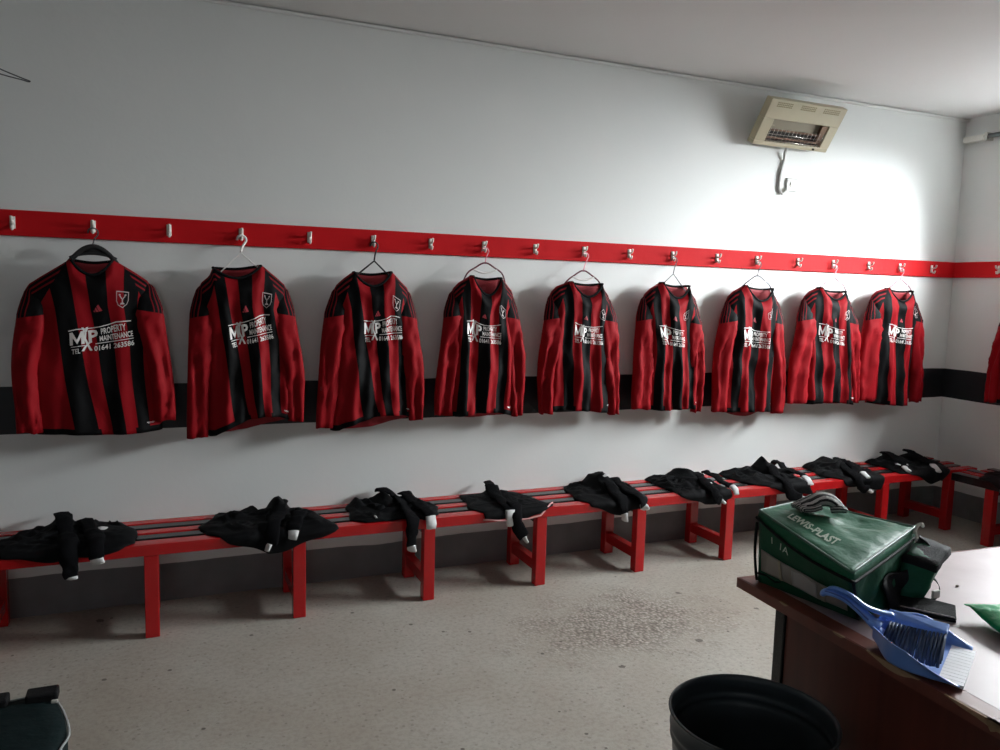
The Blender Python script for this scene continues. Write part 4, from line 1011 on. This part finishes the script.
# striped knitted bundle on the bag
stripe = mat('grey_white_black_stripes', (.5, .5, .5), .75, bump=.5, bscale=250); t = NT(stripe)
u_ = t.sep(t.coord('UV')); f_ = t.M('FRACT', t.M('ADD', t.M('MULTIPLY', u_[0], 4.), t.M('MULTIPLY', t.noise(25, 2), .5)))
t.nt.links.new(t.ramp(f_, [(0, (.38, .37, .36)), (.30, (.008, .008, .01)), (.52, (.62, .60, .58)), (.74, (.01, .01, .012))], True), t.b.inputs['Base Color'])
gp = lidP(.33, .60) ; gz = gp.z
glv = thing('striped_glove', 'folded glove with black, grey and white stripes lying on the green bag lid', 'glove', (gp.x, gp.y, gz + .001))
def loft(bm, pts, rad, seg=14, flat=(1.5, .7), n=8):
    uv = bm.loops.layers.uv.verify(); P_ = catmull(pts, n); rg = tube(bm, P_, rad, seg, flat=flat)
    for f in bm.faces:
        for lp in f.loops:
            pass
    look = {v: (k / seg, j / len(P_)) for j, ring_ in enumerate(rg) for k, v in enumerate(ring_)}
    for f in bm.faces:
        ks = [look[l.vert][0] for l in f.loops if l.vert in look]
        for lp in f.loops:
            a, b = look.get(lp.vert, (0, 0))
            if max(ks) - min(ks) > .6 and a < .3 and len(f.verts) == 4: a += 1
            lp[uv].uv = (a, b)
ax_ = Vector((.12, -.05, 0)).normalized()      # glove axis, roughly left to right in view
sx_ = Vector((ax_.y, -ax_.x, 0))               # across, towards the camera
def gq(a, b, c): return ax_ * a * .80 + sx_ * b * 1.0 + Vector((0, 0, c * 1.35))
bm = bmesh.new()
loft(bm, [gq(-.055, -.016, .012), gq(-.03, -.012, .018), gq(.0, -.008, .028), gq(.03, -.004, .028), gq(.055, .0, .019), gq(.066, .004, .013)], lambda t_: .018 + .008 * math.sin(PI * t_), 18, (1.55, .68)); link('palm', bm, stripe, glv, True)
for k in range(4):
    bm = bmesh.new(); o_ = -.034 + k * .019
    loft(bm, [gq(-.010, o_, .028 - .003 * k), gq(-.038, o_ + .002, .020 - .002 * k), gq(-.064 - .004 * (k % 2), o_ + .004, .013), gq(-.080 + .004 * k, o_ + .006, .010)], lambda t_: .0098 * (1.05 - .3 * t_ ** 4), 12, (1, .82), 6)
    link('finger', bm, stripe, glv, True)
bm = bmesh.new(); loft(bm, [gq(.030, .022, .014), gq(.045, .034, .018), gq(.062, .030, .016), gq(.070, .014, .012)], lambda t_: .0125 * (1.0 - .2 * t_), 12, (1, .9), 6); link('thumb', bm, stripe, glv, True)

# ------------------------------------------------------------------ dustpan and brush
pan = thing('dustpan', 'blue plastic dustpan with a pale lip, lying at the chipped desk edge', 'dustpan', (1.539, -2.833, DZ + .001))
dirv = Vector((-.50, .866, 0)).normalized(); perp = Vector((dirv.y, -dirv.x, 0))
def dpw(s_, w_, z): return perp * w_ + dirv * s_ + Vector((0, 0, z))
# half width along s, wall height along s
SW = [(0, .108), (.05, .116), (.09, .114), (.12, .102), (.145, .080), (.165, .050), (.180, .028)]
def hw_(s_): return interp([a for a, b in SW], [b for a, b in SW], s_)
def wh_(s_): return interp([0, .03, .10, .15, .180], [.004, .016, .050, .056, .052], s_)
bm = bmesh.new(); NS, NW = 28, 22; th = .0028
def surf(s_, q, lay):
    """cross-section of the tray: flat floor with upturned sides; q in -1..1"""
    W_, H_ = hw_(s_), wh_(s_); a = abs(q); sg = 1 if q > 0 else -1
    if a < .72: w_ = W_ * .90 * a / .72; z = .002 + .0
    elif a < .93: t_ = (a - .72) / .21; w_ = W_ * (.90 + .10 * t_); z = .002 + H_ * t_ ** 1.4
    else: t_ = (a - .93) / .07; w_ = W_ * 1.0 + .009 * t_; z = .002 + H_ + .001
    z += .044 * sstep(.135, .180, s_) * (1 - a ** 2) if a < .93 else 0
    return dpw(s_, sg * w_, z + lay)
G1 = [[bm.verts.new(surf(.180 * j / NS, -1 + 2 * i / NW, th)) for i in range(NW + 1)] for j in range(NS + 1)]
for j in range(NS):
    for i in range(NW): bm.faces.new((G1[j][i], G1[j][i + 1], G1[j + 1][i + 1], G1[j + 1][i]))
o = link('pan', bm, M['blue'], pan, True); s_ = o.modifiers.new('shell', 'SOLIDIFY'); s_.thickness = th; s_.offset = 0
o.modifiers.new('smooth', 'SUBSURF').render_levels = 1
bm = bmesh.new()
for k in range(12):
    w0 = -.100 + k * .0168; hexa(bm, [dpw(.040, w0, .0062), dpw(-.006, w0, .0006), dpw(-.006, w0 + .0165, .0006), dpw(.040, w0 + .0165, .0062), dpw(.040, w0, .0085), dpw(-.006, w0, .0080), dpw(-.006, w0 + .0155, .0080), dpw(.040, w0 + .0155, .0085)])
link('rubber_lip', bm, M['clear_lip'], pan)  # lip coloured pale to stand for the window's reflection on it
bm = bmesh.new(); pts = [dpw(.170, 0, .046), dpw(.192, 0, .058), dpw(.222, .0, .080), dpw(.252, 0, .095), dpw(.285, .0, .098), dpw(.300, 0, .088)]
tube(bm, catmull(pts, 6), lambda t_: interp([0, .25, .6, .92, 1], [.026, .0165, .0150, .0155, .006], t_), 16, flat=(1.12, .50)); link('handle', bm, M['blue'], pan, True)
bm = bmesh.new(); pts = [dpw(.192, -.0168, .062), dpw(.222, -.0145, .083), dpw(.252, -.0145, .099), dpw(.288, -.012, .102)]
tube(bm, catmull(pts, 5), .0022, 6); link('handle_groove', bm, M['blue_dark'], pan, True)
br_ = thing('hand_brush', 'blue hand brush with slate bristles nested in the dustpan', 'brush', (1.539, -2.833, DZ + .001))
bm = bmesh.new(); hexa(bm, [dpw(.045, .040, .046), dpw(.165, .030, .054), dpw(.165, .052, .066), dpw(.045, .074, .054), dpw(.045, .044, .056), dpw(.165, .034, .064), dpw(.165, .056, .074), dpw(.045, .078, .064)]); bmesh.ops.recalc_face_normals(bm, faces=bm.faces)
link('brush_head', bm, M['blue'], br_, bevel=.003)
bm = bmesh.new(); tube(bm, catmull([dpw(.155, .040, .066), dpw(.178, .022, .072), dpw(.205, .004, .084), dpw(.235, .0, .102), dpw(.268, 0, .110), dpw(.290, 0, .102)], 6), lambda t_: interp([0, .3, .9, 1], [.013, .0115, .0115, .005], t_), 14, flat=(1, .5)); link('brush_handle', bm, M['blue'], br_, True)
rnd = random.Random(9)
bm = bmesh.new()
for i in range(16):
    for j in range(4):
        s0 = .048 + i * .0072; a = dpw(s0, .036 + j * .011, .050 + j * .002); 
        tip = dpw(s0 + rnd.uniform(-.003, .003), -.052 + j * .012 + rnd.uniform(-.003, .003), .013 + j * .004)
        md = a.lerp(tip, .5) + Vector((0, 0, .004))
        tube(bm, catmull([a, md, tip], 3), lambda t_: .0024 + .0016 * t_, 5)
link('bristles', bm, M['bristle'], br_, True)

# ------------------------------------------------------------------ small things on the desk
bm = bmesh.new(); w0 = Vector((1.735, -2.60, DZ + .001))
a, b, c, d = Vector((-.075, .055, 0)), Vector((-.02, .085, 0)), Vector((.062, -.012, 0)), Vector((.010, -.055, 0))
r = thing('black_wallet', 'small open black wallet on the desk between the bag and the dustpan', 'wallet', w0)
hexa(bm, [a, d, c, b, a + up * .006, d + up * .006, c + up * .006, b + up * .006]); link('lower_cover', bm, M['strap'], r, bevel=.002)
bm = bmesh.new(); hexa(bm, [a + up * .0065, d + up * .0065, c + up * .0065, b + up * .0065, a + up * .012, d + up * .010, c + up * .022, b + up * .034]); link('upper_cover', bm, M['strap'], r, bevel=.002)
bm = bmesh.new(); tube(bm, [a * .8 + up * .014, (a * .8).lerp(d * .9, .5) + up * .0135, d * .9 + up * .012], .0012, 6); link('cover_stitching', bm, M['crest_white'], r)
pk = thing('snack_packet', 'crumpled green foil packet on the desk at the right edge', 'packet', (1.812, -2.735, DZ + .001))
def pkt(u, v):
    x = lerp(-.085, .10, u); wv = .050 * (1 - .10 * (1 - u) ** 2); y = lerp(-wv, wv, v)
    e = (sinp(PI * u) ** .55) * (sinp(PI * v) ** .6); return x, y, e
ra = math.radians(-112)
def pkr(x, y, z): return Vector((x * math.cos(ra) - y * math.sin(ra), x * math.sin(ra) + y * math.cos(ra), z))
bm = bmesh.new(); N = 22
for side in (1, -1):
    G = []
    for j in range(N + 1):
        row = []
        for i in range(N + 1):
            x, y, e = pkt(i / N, j / N); z = .020 + side * (.019 * e) + .003 * noise.noise(Vector((x * 45, y * 45, side))) * (1 if 0 < j < N else 0) * e + .012 * (1 - i / N) ** 2
            row.append(bm.verts.new(pkr(x, y, z)))
        G.append(row)
    for j in range(N):
        for i in range(N): bm.faces.new((G[j][i], G[j][i + 1], G[j + 1][i + 1], G[j + 1][i]))
bmesh.ops.remove_doubles(bm, verts=bm.verts, dist=.0004); bmesh.ops.recalc_face_normals(bm, faces=bm.faces)
link('packet_body', bm, M['packet'], pk, True)
bm = bmesh.new()
for k in range(7): hexa(bm, [pkr(-.085 - .014, -.044 + k * .0126, .026), pkr(-.085 + .002, -.044 + k * .0126, .029), pkr(-.085 + .002, -.033 + k * .0126, .029), pkr(-.099, -.033 + k * .0126, .026), pkr(-.099, -.044 + k * .0126, .028), pkr(-.083, -.044 + k * .0126, .031), pkr(-.083, -.0314 + k * .0126, .0325), pkr(-.099, -.0314 + k * .0126, .0295)])
link('crimped_end', bm, M['packet'], pk)
bm = bmesh.new()
for q in range(4):
    G = []
    for i in range(5):
        row = []
        for j in range(3):
            x, y, e = pkt(.30 + .1 * q + .016 * i, .62 + .05 * j + .03 * math.sin(q * 2)); row.append(bm.verts.new(pkr(x, y, .0225 + .019 * e + .012 * (.7 - .1 * q) ** 2)))
        G.append(row)
    for i in range(4):
        for j in range(2): bm.faces.new((G[i][j], G[i + 1][j], G[i + 1][j + 1], G[i][j + 1]))
link('packet_print', bm, M['packet_print'], pk)
for k, (x, y, z_, lab) in enumerate(((1.975, -2.485, .0022, 'small dark crumb on the pale desktop behind the green packet'), (1.70, -2.835, .0026, 'dark crumb on the desktop in front of the green packet'))):
    bm = bmesh.new(); bmesh.ops.create_icosphere(bm, subdivisions=2, radius=1)
    for v in bm.verts: v.co = Vector((v.co.x * .0055, v.co.y * .004, v.co.z * z_)) * (1 + .5 * noise.noise(v.co * 2 + Vector((k, 0, 0))))
    o = link('crumb', bm, M['crumb'], smooth=True); o.location = (x, y, DZ + .0028); tag(o, lab, 'crumb')

# ------------------------------------------------------------------ dark bag at the lower left
kb = thing('holdall', 'dark teal holdall with black clip straps on the floor at the lower left corner', 'bag', (-.65, -1.70, 0))
out = [(-.95, -1.36), (-.66, -1.365), (-.43, -1.355), (-.325, -1.365), (-.258, -1.575), (-.275, -1.70), (-.34, -2.05), (-.60, -2.12), (-.95, -2.10), (-1.05, -1.72)]
out = [(p[0], p[1]) for p in catmull([(x, y, 0) for x, y in out] + [(out[0][0], out[0][1], 0)], 4)[:-1]]
bm = bmesh.new(); cxk, cyk = -.65, -1.70; rings = []
for j in range(15):
    t_ = j / 14
    if t_ < .7: z = .002 + .272 * t_ / .7; k_ = .93 + .07 * math.sin(PI / 2 * t_ / .7)
    else: q = (t_ - .7) / .3; z = .274 + .022 * math.sin(q * PI / 2); k_ = 1 - q ** 1.6 * .97
    rings.append([bm.verts.new(((x - cxk) * k_ + .006 * noise.noise(Vector((x * 8, y * 8, z * 9))), (y - cyk) * k_, z + (.014 * noise.noise(Vector((x * 5, y * 5, t_ * 3))) if j > 2 else 0))) for x, y in out])
for a_, b_ in zip(rings, rings[1:]):
    for k in range(len(out)): bm.faces.new((a_[k], a_[(k + 1) % len(out)], b_[(k + 1) % len(out)], b_[k]))
bm.faces.new(rings[0][::-1]); bm.faces.new(rings[-1]); link('bag_body', bm, M['teal_bag'], kb, True)
bm = bmesh.new(); tube(bm, [((x - cxk) * 1.004, (y - cyk) * 1.004, .274) for x, y in out] + [((out[0][0] - cxk) * 1.004, (out[0][1] - cyk) * 1.004, .274)], .004, 6, cap=False); link('pale_piping', bm, mat('grey_piping', (.30, .32, .32), .5), kb, True)
for (xa, xb) in ((-.385, -.302), (-.52, -.428)):
    bm = bmesh.new(); box(bm, xa - cxk, xb - cxk, -1.40 - cyk, -1.345 - cyk, .272, .302); link('carry_strap', bm, M['strap'], kb, bevel=.006)
bm = bmesh.new(); box(bm, -.318 - cxk, -.300 - cxk, -1.412 - cyk, -1.402 - cyk, .270, .284); link('clip', bm, M['buckle'], kb, bevel=.003)
bm = bmesh.new(); place_polys(bm, [rect(-.14, -.04, -.16, -.13), rect(-.12, -.02, -.20, -.17)], lambda x, y: Vector((x + .40, y + .05, .300))); link('faded_print', bm, M['teal_print'], kb)
